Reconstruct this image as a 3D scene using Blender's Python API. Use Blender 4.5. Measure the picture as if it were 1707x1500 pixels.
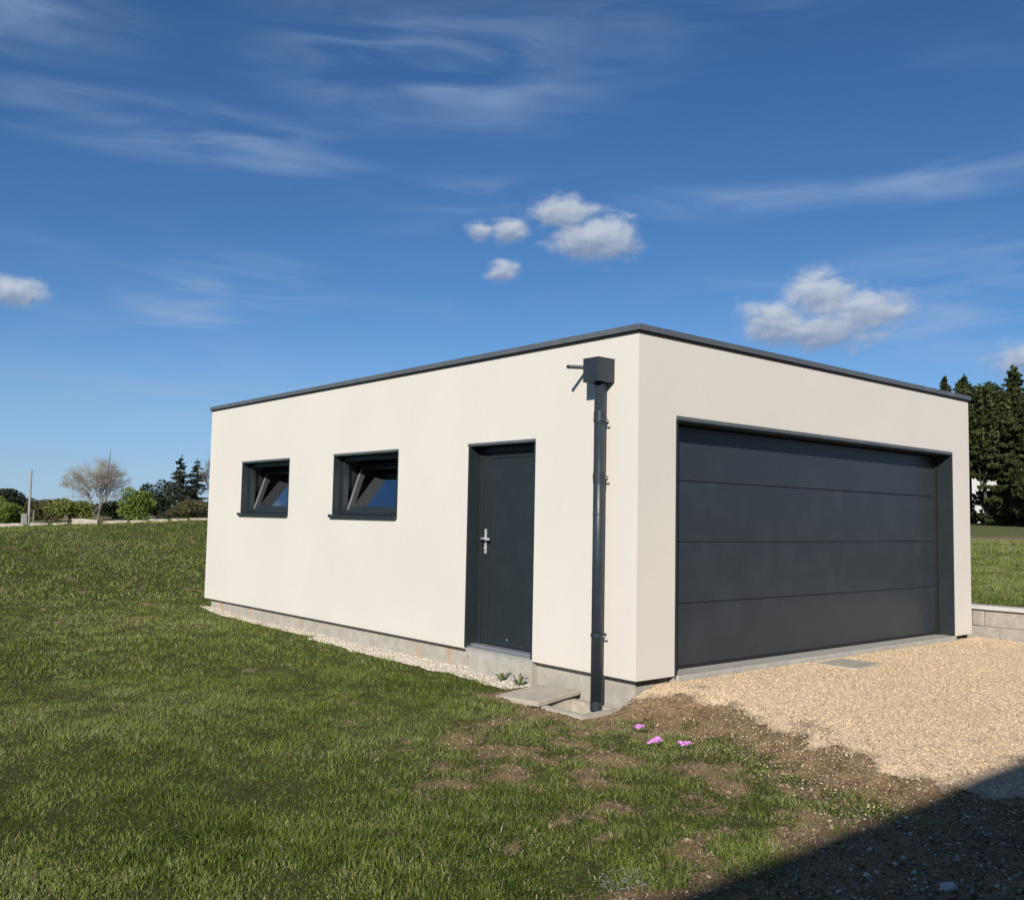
import bpy, math, random
import numpy as np
from mathutils import Vector, Matrix

for o in list(bpy.data.objects): bpy.data.objects.remove(o)
SC = bpy.context.scene
COL = SC.collection
rad = math.radians

# ------------------------------------------------------------------ camera
CAM = np.array([-5.882, -5.326, 1.324])
cam_d = bpy.data.cameras.new('camera'); cam = bpy.data.objects.new('camera', cam_d); COL.objects.link(cam)
_R = Vector((0.763413, -0.645611, 0.019669)); _U = Vector((-0.062417, -0.043428, 0.997105)); _F = Vector((0.642888, 0.762431, 0.073450))
cam.matrix_world = Matrix(((_R.x, _U.x, -_F.x, CAM[0]), (_R.y, _U.y, -_F.y, CAM[1]), (_R.z, _U.z, -_F.z, CAM[2]), (0, 0, 0, 1)))
cam_d.sensor_width = 36; cam_d.lens = 32.863; cam_d.clip_start = 0.05; cam_d.clip_end = 5000
SC.camera = cam

# ------------------------------------------------------------------ sun, sky, exposure
SUN_AZ, SUN_EL = rad(38.0), rad(26.0)                      # direction the light travels (from +X to +Y), and height
sdir = Vector((math.cos(SUN_EL)*math.cos(SUN_AZ), math.cos(SUN_EL)*math.sin(SUN_AZ), -math.sin(SUN_EL)))
sun_d = bpy.data.lights.new('sun', 'SUN'); sun = bpy.data.objects.new('sun', sun_d); COL.objects.link(sun)
sun_d.energy = 4.6; sun_d.angle = rad(0.55); sun_d.color = (1.0, 0.945, 0.87)
sun.rotation_euler = sdir.to_track_quat('-Z', 'Y').to_euler(); sun.location = (-30, -20, 30)

SC.view_settings.view_transform = 'Standard'; SC.view_settings.look = 'None'
SC.view_settings.exposure = 0.25; SC.view_settings.gamma = 1.0; SC.view_settings.use_curve_mapping = False
SC.cycles.max_bounces = 6; SC.cycles.diffuse_bounces = 3; SC.cycles.glossy_bounces = 3
SC.cycles.transmission_bounces = 4; SC.cycles.transparent_max_bounces = 6
SC.cycles.use_denoising = True

class NT:
    """short-hand for building node trees"""
    def __init__(s, tree): s.t = tree
    def n(s, kind, **kw):
        nd = s.t.nodes.new(kind)
        for k, v in kw.items(): setattr(nd, k, v)
        return nd
    def put(s, sock, v):
        if isinstance(v, bpy.types.NodeSocket): s.t.links.new(v, sock)
        elif v is not None: sock.default_value = v
    def m(s, op, a, b=None, c=None, clamp=False):
        nd = s.n('ShaderNodeMath', operation=op, use_clamp=clamp)
        s.put(nd.inputs[0], a); s.put(nd.inputs[1], b); s.put(nd.inputs[2], c)
        return nd.outputs[0]
    def vm(s, op, a, b=None):
        nd = s.n('ShaderNodeVectorMath', operation=op); s.put(nd.inputs[0], a); s.put(nd.inputs[1], b)
        return nd.outputs[0]
    def noise(s, vec, scale, detail=4, rough=.55, dist=0.0):
        nd = s.n('ShaderNodeTexNoise'); s.put(nd.inputs['Vector'], vec)
        nd.inputs['Scale'].default_value = scale; nd.inputs['Detail'].default_value = detail
        nd.inputs['Roughness'].default_value = rough; nd.inputs['Distortion'].default_value = dist
        return nd.outputs['Fac']
    def ss(s, v, a, b):                                     # smoothstep
        nd = s.n('ShaderNodeMapRange', interpolation_type='SMOOTHSTEP'); s.put(nd.inputs[0], v)
        nd.inputs[1].default_value = a; nd.inputs[2].default_value = b
        return nd.outputs[0]
    def mix(s, f, a, b, mode='MIX'):
        nd = s.n('ShaderNodeMix', data_type='RGBA', blend_type=mode); s.put(nd.inputs[0], f)
        s.put(nd.inputs[6], a); s.put(nd.inputs[7], b)
        return nd.outputs[2]
    def attr(s, name):
        return s.n('ShaderNodeAttribute', attribute_name=name).outputs['Fac']
    def comb(s, x, y, z):
        nd = s.n('ShaderNodeCombineXYZ'); s.put(nd.inputs[0], x); s.put(nd.inputs[1], y); s.put(nd.inputs[2], z)
        return nd.outputs[0]

def C4(c): return (c[0], c[1], c[2], 1.0)

world = bpy.data.worlds.new('World'); SC.world = world; world.use_nodes = True
wt = NT(world.node_tree); world.node_tree.nodes.clear()
sky = wt.n('ShaderNodeTexSky', sky_type='NISHITA'); sky.sun_disc = False
sky.sun_elevation = SUN_EL; sky.sun_rotation = math.atan2(-sdir.x, -sdir.y)
sky.altitude = 500; sky.air_density = 0.85; sky.dust_density = 0.25; sky.ozone_density = 4.5
hsv = wt.n('ShaderNodeHueSaturation'); hsv.inputs['Saturation'].default_value = 1.10; hsv.inputs['Value'].default_value = 1.0
wt.put(hsv.inputs['Color'], sky.outputs[0])
sky_c = wt.mix(1.0, hsv.outputs[0], (.89, 1.0, 1.06, 1), 'MULTIPLY')
geo = wt.n('ShaderNodeTexCoord').outputs['Generated']
sep = wt.n('ShaderNodeSeparateXYZ'); wt.put(sep.inputs[0], geo)
az = wt.m('MULTIPLY', wt.m('ARCTAN2', sep.outputs[1], sep.outputs[0]), 57.29578)
el = wt.m('MULTIPLY', wt.m('ARCSINE', sep.outputs[2]), 57.29578)
def ell(spec, soft=None):
    """highest 1-distance over a list of ellipses given as (azimuth, elevation, half width, half height) in degrees"""
    best = None
    for (a0, e0, ra, rb) in spec:
        u = wt.m('MULTIPLY', wt.m('SUBTRACT', az, a0), 1/ra); v = wt.m('MULTIPLY', wt.m('SUBTRACT', el, e0), 1/rb)
        d = wt.m('SUBTRACT', 1.0, wt.m('SQRT', wt.m('ADD', wt.m('MULTIPLY', u, u), wt.m('MULTIPLY', v, v))))
        best = d if best is None else wt.m('MAXIMUM', best, d)
    return best
CUM = [(52.1,17.3,1.2,.72), (50.3,17.4,1.65,.92), (47.1,18.5,3.0,1.2), (44.9,16.9,3.7,1.75), (50.66,15.02,1.3,.8),
       (34.0,11.9,2.8,1.6), (31.5,13.1,2.8,1.9), (29.0,12.2,3.0,1.6), (31.44,11.2,4.6,1.35), (20.6,9.2,2.9,1.4), (78.6,11.63,2.4,.95),
       (-20,14,4,1.6), (-60,10,5,1.8), (110,15,4,1.5), (150,9,6,1.6), (-120,12,4,1.7), (-150,18,5,2.0)]
CIR = [(66.52,13.68,5.5,1.7), (71.9,21.4,11.5,1.7), (65.07,20.55,6.0,.8), (53.2,19.3,6.5,1.05), (56,26.5,11,3.2), (30,18.9,15,1.1),
       (69.5,11.6,4,1.0), (23.0,12.5,8,4.0), (76.9,2.9,5,.45), (66,6.8,14,2.0), (80,26,8,2.5), (100,20,14,3), (0,20,15,3), (-60,24,20,4), (180,20,25,4), (-120,25,20,4), (140,30,20,4)]
ang = wt.comb(wt.m('MULTIPLY', az, .10), wt.m('MULTIPLY', el, .17), 0.0)
n_big = wt.noise(ang, 4.0, 6, .54, .35)
ang2 = wt.comb(wt.m('ADD', wt.m('MULTIPLY', az, .10), .028), wt.m('ADD', wt.m('MULTIPLY', el, .17), .045), 0.0)
n_off = wt.noise(ang2, 4.0, 6, .54, .35)
cum_m = ell(CUM)
n_fine = wt.noise(ang, 15, 6, .6, .2)
cum_d = wt.m('ADD', wt.m('ADD', cum_m, wt.m('MULTIPLY', wt.m('SUBTRACT', n_big, .5), 1.35)), wt.m('MULTIPLY', wt.m('SUBTRACT', n_fine, .5), .50))
cum_a = wt.m('MULTIPLY', wt.ss(cum_d, -.04, .66), .88)
# soft relief: the side towards the sun (upper left) is brighter, the flat bases greyer
lit = wt.m('ADD', .52, wt.m('MULTIPLY', wt.m('SUBTRACT', n_big, n_off), 2.0))
base_g = wt.m('SUBTRACT', ell([(a, e + .45*b, ra*1.05, b*1.05) for (a, e, ra, b) in CUM]), ell([(a, e - .45*b, ra*1.05, b*1.05) for (a, e, ra, b) in CUM]))
lit = wt.m('ADD', lit, wt.m('MULTIPLY', base_g, .75), clamp=True)
cum_c = wt.mix(lit, (.205, .26, .37, 1), (.47, .51, .575, 1))
sang = wt.comb(wt.m('ADD', wt.m('MULTIPLY', az, .045), wt.m('MULTIPLY', el, .06)), wt.m('SUBTRACT', wt.m('MULTIPLY', el, .26), wt.m('MULTIPLY', az, .012)), 3.7)
n_c = wt.noise(sang, 2.1, 7, .52, .6)
n_c2 = wt.noise(sang, .9, 3, .5, .2)
cir_m = wt.ss(ell(CIR), -.35, .75)
cir = wt.m('MULTIPLY', wt.ss(n_c, .30, .80), wt.m('ADD', wt.m('MULTIPLY', cir_m, .48), wt.m('MULTIPLY', wt.ss(n_c2, .38, .72), .20)))
bg_s = wt.n('ShaderNodeBackground'); wt.put(bg_s.inputs[0], sky_c); bg_s.inputs[1].default_value = 0.074
bg_c = wt.n('ShaderNodeBackground'); wt.put(bg_c.inputs[0], cum_c); bg_c.inputs[1].default_value = 1.0
bg_i = wt.n('ShaderNodeBackground'); bg_i.inputs[0].default_value = (.33, .445, .65, 1); bg_i.inputs[1].default_value = 0.85
m1 = wt.n('ShaderNodeMixShader'); wt.put(m1.inputs[0], cir); wt.put(m1.inputs[1], bg_s.outputs[0]); wt.put(m1.inputs[2], bg_i.outputs[0])
# pale haze low round the whole horizon
bg_h = wt.n('ShaderNodeBackground'); bg_h.inputs[0].default_value = (.26, .385, .60, 1); bg_h.inputs[1].default_value = 1.0
mh = wt.n('ShaderNodeMixShader'); wt.put(mh.inputs[0], wt.m('MULTIPLY', wt.m('SUBTRACT', 1.0, wt.ss(el, -1.0, 13.0)), .62)); wt.put(mh.inputs[1], m1.outputs[0]); wt.put(mh.inputs[2], bg_h.outputs[0])
m2 = wt.n('ShaderNodeMixShader'); wt.put(m2.inputs[0], cum_a); wt.put(m2.inputs[1], mh.outputs[0]); wt.put(m2.inputs[2], bg_c.outputs[0])
wo = wt.n('ShaderNodeOutputWorld'); wt.put(wo.inputs[0], m2.outputs[0])

# ------------------------------------------------------------------ numpy helpers
RNG = np.random.default_rng(7)
random.seed(5)
def _hash(ix, iy, s):
    h = (ix.astype(np.int64)*374761393 + iy.astype(np.int64)*668265263 + s*1442695041) & 0x7fffffff
    h = ((h ^ (h >> 13))*1274126177) & 0x7fffffff
    return ((h ^ (h >> 16)) & 0xffff)/65535.0
def vnoise(x, y, s=0):
    x0 = np.floor(x); y0 = np.floor(y); fx = x-x0; fy = y-y0
    fx = fx*fx*(3-2*fx); fy = fy*fy*(3-2*fy)
    a = _hash(x0, y0, s); b = _hash(x0+1, y0, s); c = _hash(x0, y0+1, s); d = _hash(x0+1, y0+1, s)
    return (a*(1-fx)+b*fx)*(1-fy)+(c*(1-fx)+d*fx)*fy
def fbm(x, y, s=0, o=4, g=.5):
    t = 0; a = 1; n = 0
    for i in range(o):
        t = t+a*vnoise(x*2**i+17.3*i, y*2**i-9.1*i, s+i); n += a; a *= g
    return t/n
def sst(x, a, b):
    t = np.clip((x-a)/(b-a), 0, 1); return t*t*(3-2*t)

# ------------------------------------------------------------------ materials
def mat(name, build):
    m = bpy.data.materials.new(name); m.use_nodes = True
    t = NT(m.node_tree); m.node_tree.nodes.clear()
    out = t.n('ShaderNodeOutputMaterial'); t.put(out.inputs[0], build(t)); return m
def pbr(t, col, rough=.6, bump=None, bstr=.2, bdist=.01, metal=0.0, spec=.5, **kw):
    b = t.n('ShaderNodeBsdfPrincipled'); t.put(b.inputs['Base Color'], C4(col) if isinstance(col, tuple) and len(col) == 3 else col)
    t.put(b.inputs['Roughness'], rough); b.inputs['Metallic'].default_value = metal; b.inputs['Specular IOR Level'].default_value = spec
    for k, v in kw.items(): t.put(b.inputs[k.replace('_', ' ')], v)
    if bump is not None:
        bn = t.n('ShaderNodeBump'); bn.inputs['Strength'].default_value = bstr; bn.inputs['Distance'].default_value = bdist
        t.put(bn.inputs['Height'], bump); t.put(b.inputs['Normal'], bn.outputs[0])
    return b.outputs[0]
def obj_co(t): return t.n('ShaderNodeTexCoord').outputs['Object']
M = {}
def _render(t):
    co = obj_co(t); n = t.noise(co, 170, 5, .65); g = t.noise(co, .8, 4, .5); g2 = t.noise(co, 6, 3, .6)
    sp = t.n('ShaderNodeSeparateXYZ'); t.put(sp.inputs[0], co)
    stv = t.n('ShaderNodeMapping'); t.put(stv.inputs[0], co); stv.inputs['Scale'].default_value = (3.0, 3.0, .22)
    streak = t.noise(stv.outputs[0], 1.6, 4, .6)
    c = t.mix(t.ss(g, .3, .7), (.634, .597, .535, 1), (.659, .622, .560, 1))
    c = t.mix(t.m('MULTIPLY', t.ss(g2, .45, .8), .25), c, (.612, .568, .508, 1))
    c = t.mix(t.m('MULTIPLY', t.ss(streak, .55, .8), .12), c, (.585, .54, .48, 1))
    # soil splash along the foot of the wall
    spl = t.m('MULTIPLY', t.m('SUBTRACT', 1.0, t.ss(t.m('ADD', sp.outputs[2], t.m('MULTIPLY', t.m('SUBTRACT', g2, .5), .16)), -.04, .09)), .16)
    c = t.mix(spl, c, (.54, .47, .37, 1))
    return pbr(t, c, .92, n, .30, .003, spec=.2)
M['render'] = mat('render_plaster', _render)
def slate(col, rough, smudge=.15, bumps=0.0):
    def f(t):
        co = obj_co(t); n = t.noise(co, 3.2, 5, .65); n2 = t.noise(co, 220, 2, .5)
        st = t.n('ShaderNodeMapping'); t.put(st.inputs[0], co); st.inputs['Scale'].default_value = (5, 5, .7)
        n3 = t.noise(st.outputs[0], 2.0, 5, .6)
        c = t.mix(t.m('MULTIPLY', t.ss(n, .42, .72), smudge*2.2), C4(col), C4(tuple(x*1.5+.012 for x in col)))
        c = t.mix(t.m('MULTIPLY', t.ss(n3, .55, .78), smudge), c, C4(tuple(x*.6 for x in col)))
        r = t.m('ADD', rough-.06, t.m('MULTIPLY', n, .14))
        return pbr(t, c, r, n2, .05+bumps, .001, spec=.4)
    return f
M['slate'] = mat('slate_aluminium', slate((.018, .024, .028), .45, .10))
M['slate_door'] = mat('slate_door_panel', slate((.028, .034, .042), .34, .13, .0))
M['slate_pipe'] = mat('slate_pipe', slate((.026, .033, .041), .38, .15))
M['coping'] = mat('coping_sheet', slate((.095, .105, .115), .45, .2))
M['rubber'] = mat('black_rubber', lambda t: pbr(t, (.012, .012, .013), .6))
M['gasket'] = mat('pale_gasket', lambda t: pbr(t, (.30, .30, .31), .5))
M['steel'] = mat('satin_steel', lambda t: pbr(t, (.60, .60, .61), t.m('ADD', .32, t.m('MULTIPLY', t.noise(obj_co(t), 90, 2), .15)), metal=.45))
M['alu'] = mat('aluminium_threshold', lambda t: pbr(t, (.55, .55, .56), t.m('ADD', .3, t.m('MULTIPLY', t.noise(obj_co(t), 40, 3), .25)), metal=.8))
def _concrete(base, dark, stain, sc=1.0, stains=.6):
    def f(t):
        co = obj_co(t); n = t.noise(co, 9*sc, 6, .65); n2 = t.noise(co, 70*sc, 4, .6)
        st = t.n('ShaderNodeMapping'); t.put(st.inputs[0], co); st.inputs['Scale'].default_value = (2.2, 2.2, .8)
        n3 = t.noise(st.outputs[0], 1.3, 3, .5)
        c = t.mix(t.ss(n, .3, .7), C4(dark), C4(base))
        c = t.mix(t.m('MULTIPLY', t.ss(n3, .58, .70), stains), c, C4(stain))
        c = t.mix(t.m('MULTIPLY', t.ss(n2, .55, .7), .35), c, C4(tuple(x*.7 for x in dark)))
        return pbr(t, c, .93, t.m('ADD', n, t.m('MULTIPLY', n2, .6)), .35, .006, spec=.25)
    return f
M['footing'] = mat('footing_concrete', _concrete((.44, .41, .35), (.34, .32, .275), (.42, .27, .15)))
M['slab'] = mat('slab_concrete', _concrete((.47, .43, .35), (.37, .335, .275), (.33, .28, .20), 1.4, .35))
M['threshold'] = mat('threshold_concrete', _concrete((.43, .415, .37), (.34, .325, .29), (.40, .35, .27), 1.0, .35))
M['block'] = mat('block_concrete', _concrete((.40, .37, .315), (.31, .285, .24), (.29, .25, .19), 1.5, .4))
M['cap'] = mat('cap_concrete', _concrete((.58, .57, .54), (.48, .47, .44), (.45, .40, .32), 1.3, .3))
M['mortar'] = mat('mortar', lambda t: pbr(t, t.mix(t.noise(obj_co(t), 30, 4), (.20, .175, .13, 1), (.34, .30, .235, 1)), .95, spec=.2))
def _glass(t):
    g = t.n('ShaderNodeBsdfGlossy'); g.inputs['Roughness'].default_value = .02; g.inputs['Color'].default_value = (.95, .97, 1, 1)
    tr = t.n('ShaderNodeBsdfTransparent'); tr.inputs['Color'].default_value = (.62, .66, .66, 1)
    fr = t.n('ShaderNodeFresnel'); fr.inputs['IOR'].default_value = 1.75
    mx = t.n('ShaderNodeMixShader'); t.put(mx.inputs[0], t.m('ADD', .30, t.m('MULTIPLY', fr.outputs[0], 1.3), clamp=True)); t.put(mx.inputs[1], tr.outputs[0]); t.put(mx.inputs[2], g.outputs[0])
    return mx.outputs[0]
M['glass'] = mat('window_glass', _glass)
M['inside'] = mat('interior_block', lambda t: pbr(t, t.mix(t.noise(obj_co(t), 4, 4), (.09, .085, .08, 1), (.13, .125, .115, 1)), .95))
M['gravel_roof'] = mat('roof_membrane', lambda t: pbr(t, t.mix(t.noise(obj_co(t), 5, 5), (.12, .12, .12, 1), (.2, .2, .2, 1)), .9))

def _ground(t):
    co = obj_co(t); bare = t.attr('bare'); far = t.attr('far')
    n = t.noise(co, 7, 6, .65); n2 = t.noise(co, 42, 5, .65); n3 = t.noise(co, .7, 5, .6); n4 = t.noise(co, 150, 3, .6)
    soil = t.mix(t.ss(n, .3, .7), (.15, .094, .050, 1), (.33, .222, .124, 1))
    soil = t.mix(t.ss(n2, .5, .74), soil, (.50, .365, .22, 1))
    soil = t.mix(t.m('MULTIPLY', t.ss(n4, .56, .72), .7), soil, (.06, .042, .028, 1))
    turf = t.mix(t.ss(n2, .32, .68), (.036, .046, .010, 1), (.080, .088, .024, 1))
    turf = t.mix(t.m('MULTIPLY', t.ss(n3, .48, .70), .45), turf, (.115, .090, .042, 1))
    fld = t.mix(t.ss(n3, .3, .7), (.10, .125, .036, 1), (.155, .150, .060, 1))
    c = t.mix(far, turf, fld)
    earth = t.mix(t.ss(n3, .3, .7), (.24, .17, .10, 1), (.33, .25, .16, 1))
    bare = t.ss(t.m('ADD', bare, t.m('MULTIPLY', t.m('SUBTRACT', n2, .5), 1.1)), .22, .72)
    c = t.mix(bare, c, soil); c = t.mix(t.attr('earth'), c, earth)
    return pbr(t, c, .95, t.m('ADD', n, t.m('MULTIPLY', n2, .7)), .75, .035, spec=.12)
M['ground'] = mat('lawn_soil', _ground)
def _gravel(t):
    co = obj_co(t); v = t.n('ShaderNodeTexVoronoi'); t.put(v.inputs['Vector'], co); v.inputs['Scale'].default_value = 62
    v2 = t.n('ShaderNodeTexVoronoi'); t.put(v2.inputs['Vector'], co); v2.inputs['Scale'].default_value = 27
    n = t.noise(co, 1.1, 5, .6); n2 = t.noise(co, 16, 5, .65)
    sc = t.n('ShaderNodeSeparateColor'); t.put(sc.inputs[0], v.outputs['Color'])
    c = t.mix(sc.outputs[0], (.62, .465, .295, 1), (.88, .71, .49, 1))
    c = t.mix(t.m('MULTIPLY', t.ss(n, .42, .72), .30), c, (.58, .43, .27, 1))
    c = t.mix(t.m('MULTIPLY', t.ss(n2, .50, .72), .6), c, (.84, .68, .47, 1))
    c = t.mix(t.m('MULTIPLY', t.attr('dirt_shade'), .95), c, t.mix(t.ss(n2, .4, .7), (.050, .036, .023, 1), (.125, .090, .058, 1)))  # soil tone, kept dark so its colour also deepens the foreground shade
    h = t.m('ADD', t.m('MULTIPLY', v.outputs['Distance'], -1.0), t.m('MULTIPLY', v2.outputs['Distance'], -.6))
    return pbr(t, c, .93, t.m('ADD', h, n2), .45, .010, spec=.15)
M['gravel'] = mat('limestone_gravel', _gravel)
def ramp_attr(name, cols, rough=.85, spec=.2, trans=0.0):
    def f(t):
        cr = t.n('ShaderNodeValToRGB'); e = cr.color_ramp.elements
        e[0].position = cols[0][0]; e[0].color = C4(cols[0][1]); e[1].position = cols[-1][0]; e[1].color = C4(cols[-1][1])
        for ps, c in cols[1:-1]:
            x = e.new(ps); x.color = C4(c)
        t.put(cr.inputs[0], t.attr('tint'))
        b = pbr(t, cr.outputs[0], rough, spec=spec)
        if trans:
            tr = t.n('ShaderNodeBsdfTranslucent'); t.put(tr.inputs[0], cr.outputs[0])
            mx = t.n('ShaderNodeMixShader'); mx.inputs[0].default_value = trans; t.put(mx.inputs[1], b); t.put(mx.inputs[2], tr.outputs[0])
            return mx.outputs[0]
        return b
    return mat(name, f)
M['grass'] = ramp_attr('grass_blade', [(0, (.052, .080, .011)), (.35, (.138, .188, .030)), (.62, (.262, .298, .072)), (.78, (.24, .25, .105)), (.86, (.38, .31, .18)), (1, (.58, .50, .34))], .62, .3, .25)
M['stone'] = ramp_attr('limestone_chip', [(0, (.44, .33, .205)), (.3, (.61, .465, .30)), (.75, (.74, .585, .395)), (1, (.82, .69, .51))], .9, .2)
M['pebble'] = ramp_attr('pale_pebble', [(0, (.33, .27, .20)), (.4, (.50, .44, .35)), (1, (.70, .65, .56))], .88, .2)
M['clod'] = ramp_attr('soil_clod', [(0, (.11, .072, .045)), (.6, (.26, .18, .115)), (1, (.46, .35, .24))], .95, .1)

# ------------------------------------------------------------------ mesh helpers
class MB:
    def __init__(s): s.v = []; s.f = []
    def box(s, x0, x1, y0, y1, z0, z1):
        b = len(s.v); s.v += [(x, y, z) for z in (z0, z1) for y in (y0, y1) for x in (x0, x1)]
        s.f += [tuple(b+i for i in q) for q in ((0, 2, 3, 1), (4, 5, 7, 6), (0, 1, 5, 4), (2, 6, 7, 3), (0, 4, 6, 2), (1, 3, 7, 5))]; return s
    def quad(s, a, b_, c, d):
        b = len(s.v); s.v += [a, b_, c, d]; s.f.append((b, b+1, b+2, b+3)); return s
    def tube(s, pts, radii, n=12, cap=True):
        pts = [Vector(p) for p in pts]; rings = []
        for i, p in enumerate(pts):
            d = (pts[min(i+1, len(pts)-1)]-pts[max(i-1, 0)]).normalized()
            u = d.orthogonal().normalized() if i == 0 or n > 6 else d.orthogonal().normalized()
            w = d.cross(u); b = len(s.v); rings.append(b)
            for k in range(n):
                a = 2*math.pi*k/n; s.v.append(tuple(p+(u*math.cos(a)+w*math.sin(a))*radii[i]))
        for i in range(len(rings)-1):
            for k in range(n):
                a, b = rings[i], rings[i+1]; s.f.append((a+k, a+(k+1) % n, b+(k+1) % n, b+k))
        if cap: s.f.append(tuple(rings[0]+k for k in reversed(range(n)))); s.f.append(tuple(rings[-1]+k for k in range(n)))
        return s
    def build(s, name, m, parent=None, loc=(0, 0, 0), rot=(0, 0, 0), bevel=0, smooth=False, **tags):
        me = bpy.data.meshes.new(name); me.from_pydata(s.v, [], s.f); me.update()
        return link(name, me, m, parent, loc, rot, bevel, smooth, **tags)
def link(name, me, m, parent=None, loc=(0, 0, 0), rot=(0, 0, 0), bevel=0, smooth=False, **tags):
    o = bpy.data.objects.new(name, me); COL.objects.link(o); o.location = loc; o.rotation_euler = rot
    if m is not None and not me.materials: me.materials.append(M[m] if isinstance(m, str) else m)
    if parent: o.parent = parent
    if smooth:
        me.polygons.foreach_set('use_smooth', [True]*len(me.polygons))
    if bevel:
        b = o.modifiers.new('bevel', 'BEVEL'); b.width = bevel; b.segments = 2; b.limit_method = 'ANGLE'; b.angle_limit = rad(40)
    for k, v in tags.items(): o[k] = v
    return o
def empty(name, loc, label, cat, group=None, rz=0):
    o = bpy.data.objects.new(name, None); COL.objects.link(o); o.location = loc; o.rotation_euler = (0, 0, rz); o.empty_display_size = .2
    o['label'] = label; o['category'] = cat
    if group: o['group'] = group
    return o
def npmesh(name, V, F, tint=None, smooth=False, attrs=None):
    """V (n,3), F (m,k) with k = 3 or 4"""
    me = bpy.data.meshes.new(name); k = F.shape[1]
    me.vertices.add(len(V)); me.vertices.foreach_set('co', np.ascontiguousarray(V, np.float32).ravel())
    me.loops.add(F.size); me.loops.foreach_set('vertex_index', np.ascontiguousarray(F, np.int32).ravel())
    me.polygons.add(len(F)); me.polygons.foreach_set('loop_start', np.arange(0, F.size, k, dtype=np.int32))
    if smooth: me.polygons.foreach_set('use_smooth', np.ones(len(F), bool))
    A = dict(attrs or {})
    if tint is not None: A['tint'] = tint
    for nm, a in A.items():
        at = me.attributes.new(nm, 'FLOAT', 'POINT'); at.data.foreach_set('value', np.ascontiguousarray(a, np.float32))
    me.update(calc_edges=True); me.validate(); return me
def scatter(base_v, base_f, pos, scale, tint, tilt=math.pi):
    """many randomly turned copies of one small solid as arrays"""
    n = len(pos); k = len(base_v); q = RNG.normal(size=(n, 4)); q /= np.linalg.norm(q, axis=1)[:, None]
    if k == 5: q[:, 1:3] *= .3; q /= np.linalg.norm(q, axis=1)[:, None]      # pyramids stay roughly upright, their open foot in the ground
    w, x, y, z = q.T
    R = np.stack([1-2*(y*y+z*z), 2*(x*y-z*w), 2*(x*z+y*w), 2*(x*y+z*w), 1-2*(x*x+z*z), 2*(y*z-x*w), 2*(x*z-y*w), 2*(y*z+x*w), 1-2*(x*x+y*y)], 1).reshape(n, 3, 3)
    B = base_v[None]*RNG.uniform(.65, 1.3, (n, k, 1))*scale[:, None, :]
    V = np.einsum('nij,nkj->nki', R, B); V[:, :, 2] *= .7; V += pos[:, None, :]
    F = (base_f[None]+(np.arange(n)*k)[:, None, None]).reshape(-1, base_f.shape[1])
    return V.reshape(-1, 3), F, np.repeat(tint, k)
OCT_V = np.array([(1, 0, 0), (-1, 0, 0), (0, 1, 0), (0, -1, 0), (0, 0, 1), (0, 0, -1)], float)
PYR_V = np.array([(1, 0, -.3), (0, 1, -.3), (-1, 0, -.3), (0, -1, -.3), (.1, .05, .8)], float); PYR_F = np.array([(0, 1, 4), (1, 2, 4), (2, 3, 4), (3, 0, 4)])
OCT_F = np.array([(0, 2, 4), (2, 1, 4), (1, 3, 4), (3, 0, 4), (2, 0, 5), (1, 2, 5), (3, 1, 5), (0, 3, 5)])

# ------------------------------------------------------------------ terrain
W, L, H = 6.226, 9.058, 3.0                                   # garage width, length, height
XB = np.array([(.6, -.10), (0, -.10), (-.25, .0), (-.7, .20), (-1.43, -.10), (-2.07, -.39), (-2.38, -.49), (-2.7, -.48), (-3.1, -.38), (-4, -.3), (-6, -.4), (-9, -.5)])[::-1]
def drive_edge(y): return np.interp(y, XB[:, 0], XB[:, 1])
def softplus(t): return np.where(t > 15, t, np.log1p(np.exp(np.minimum(t, 15))))
def zg(x, y, fine=True):
    x = np.asarray(x, float); y = np.asarray(y, float)
    west = -.245+.03*sst(y, -2, 3)
    rise = .165*1.1*softplus((y-9.7)/1.1)
    ridge_y = 18.7-.35*(x-1)
    top = .93+.055*np.clip(x, -14, 8)
    after = np.clip(y-ridge_y, 0, None)
    west = np.minimum(west+rise, top)-sst(after, .4, 12)*1.9
    s = np.clip(x-6.5, 0, 300)
    east = .33+.0165*np.clip(s, 0, 25)+.030*np.clip(s-25, 0, 32)+.004*np.clip(s-57, 0, 100)
    wx0 = np.where(y > 9, 4.0, 6.36); wx1 = np.where(y > 9, 26.0, 6.56)
    we = sst(x, wx0, wx1)*sst(y, -30, -12)
    z = west*(1-we)+east*we
    drv = -.045+.028*np.clip(y, -5, 0)
    wd = sst(x, drive_edge(y)-.42, drive_edge(y)+.32)*(1-sst(y, -.02, .12))*(1-sst(x, 6.30, 6.5))
    z = z*(1-wd)+drv*wd
    pit = (1-sst(np.maximum(np.abs(x+.24)-.26, np.abs(y-.46)-.36), .0, .16))*(y < 1.4)
    z = z*(1-pit)+np.minimum(z, -.275)*pit
    hole = (np.abs(x+.245) < .20) & (np.abs(y-.44) < .26)
    z = np.where(hole, -.48, z)
    if fine:
        amp = np.where(wd > .5, .006, .026)
        z = z+amp*(fbm(x*2.1, y*2.1, 3, 3)-.5)*1.6+np.where(wd > .5, .004, .016)*(fbm(x*8, y*8, 9, 2)-.5)
        z = z+.10*(fbm(x*.22, y*.22, 21, 2)-.5)*sst(np.hypot(x+2, y+1), 5, 14)*(1-we)*(y > 9.5)
    return z
def strip_w(y): return np.where(y < 5.2, .25+.36*(fbm(y*1.3, y*0+3.3, 44, 3)-.35), .05+.12*fbm(y*1.3, y*0+3.3, 44, 3))
def inside_garage(x, y): return (x > .03) & (x < W-.03) & (y > .0) & (y < L-.03)
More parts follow.
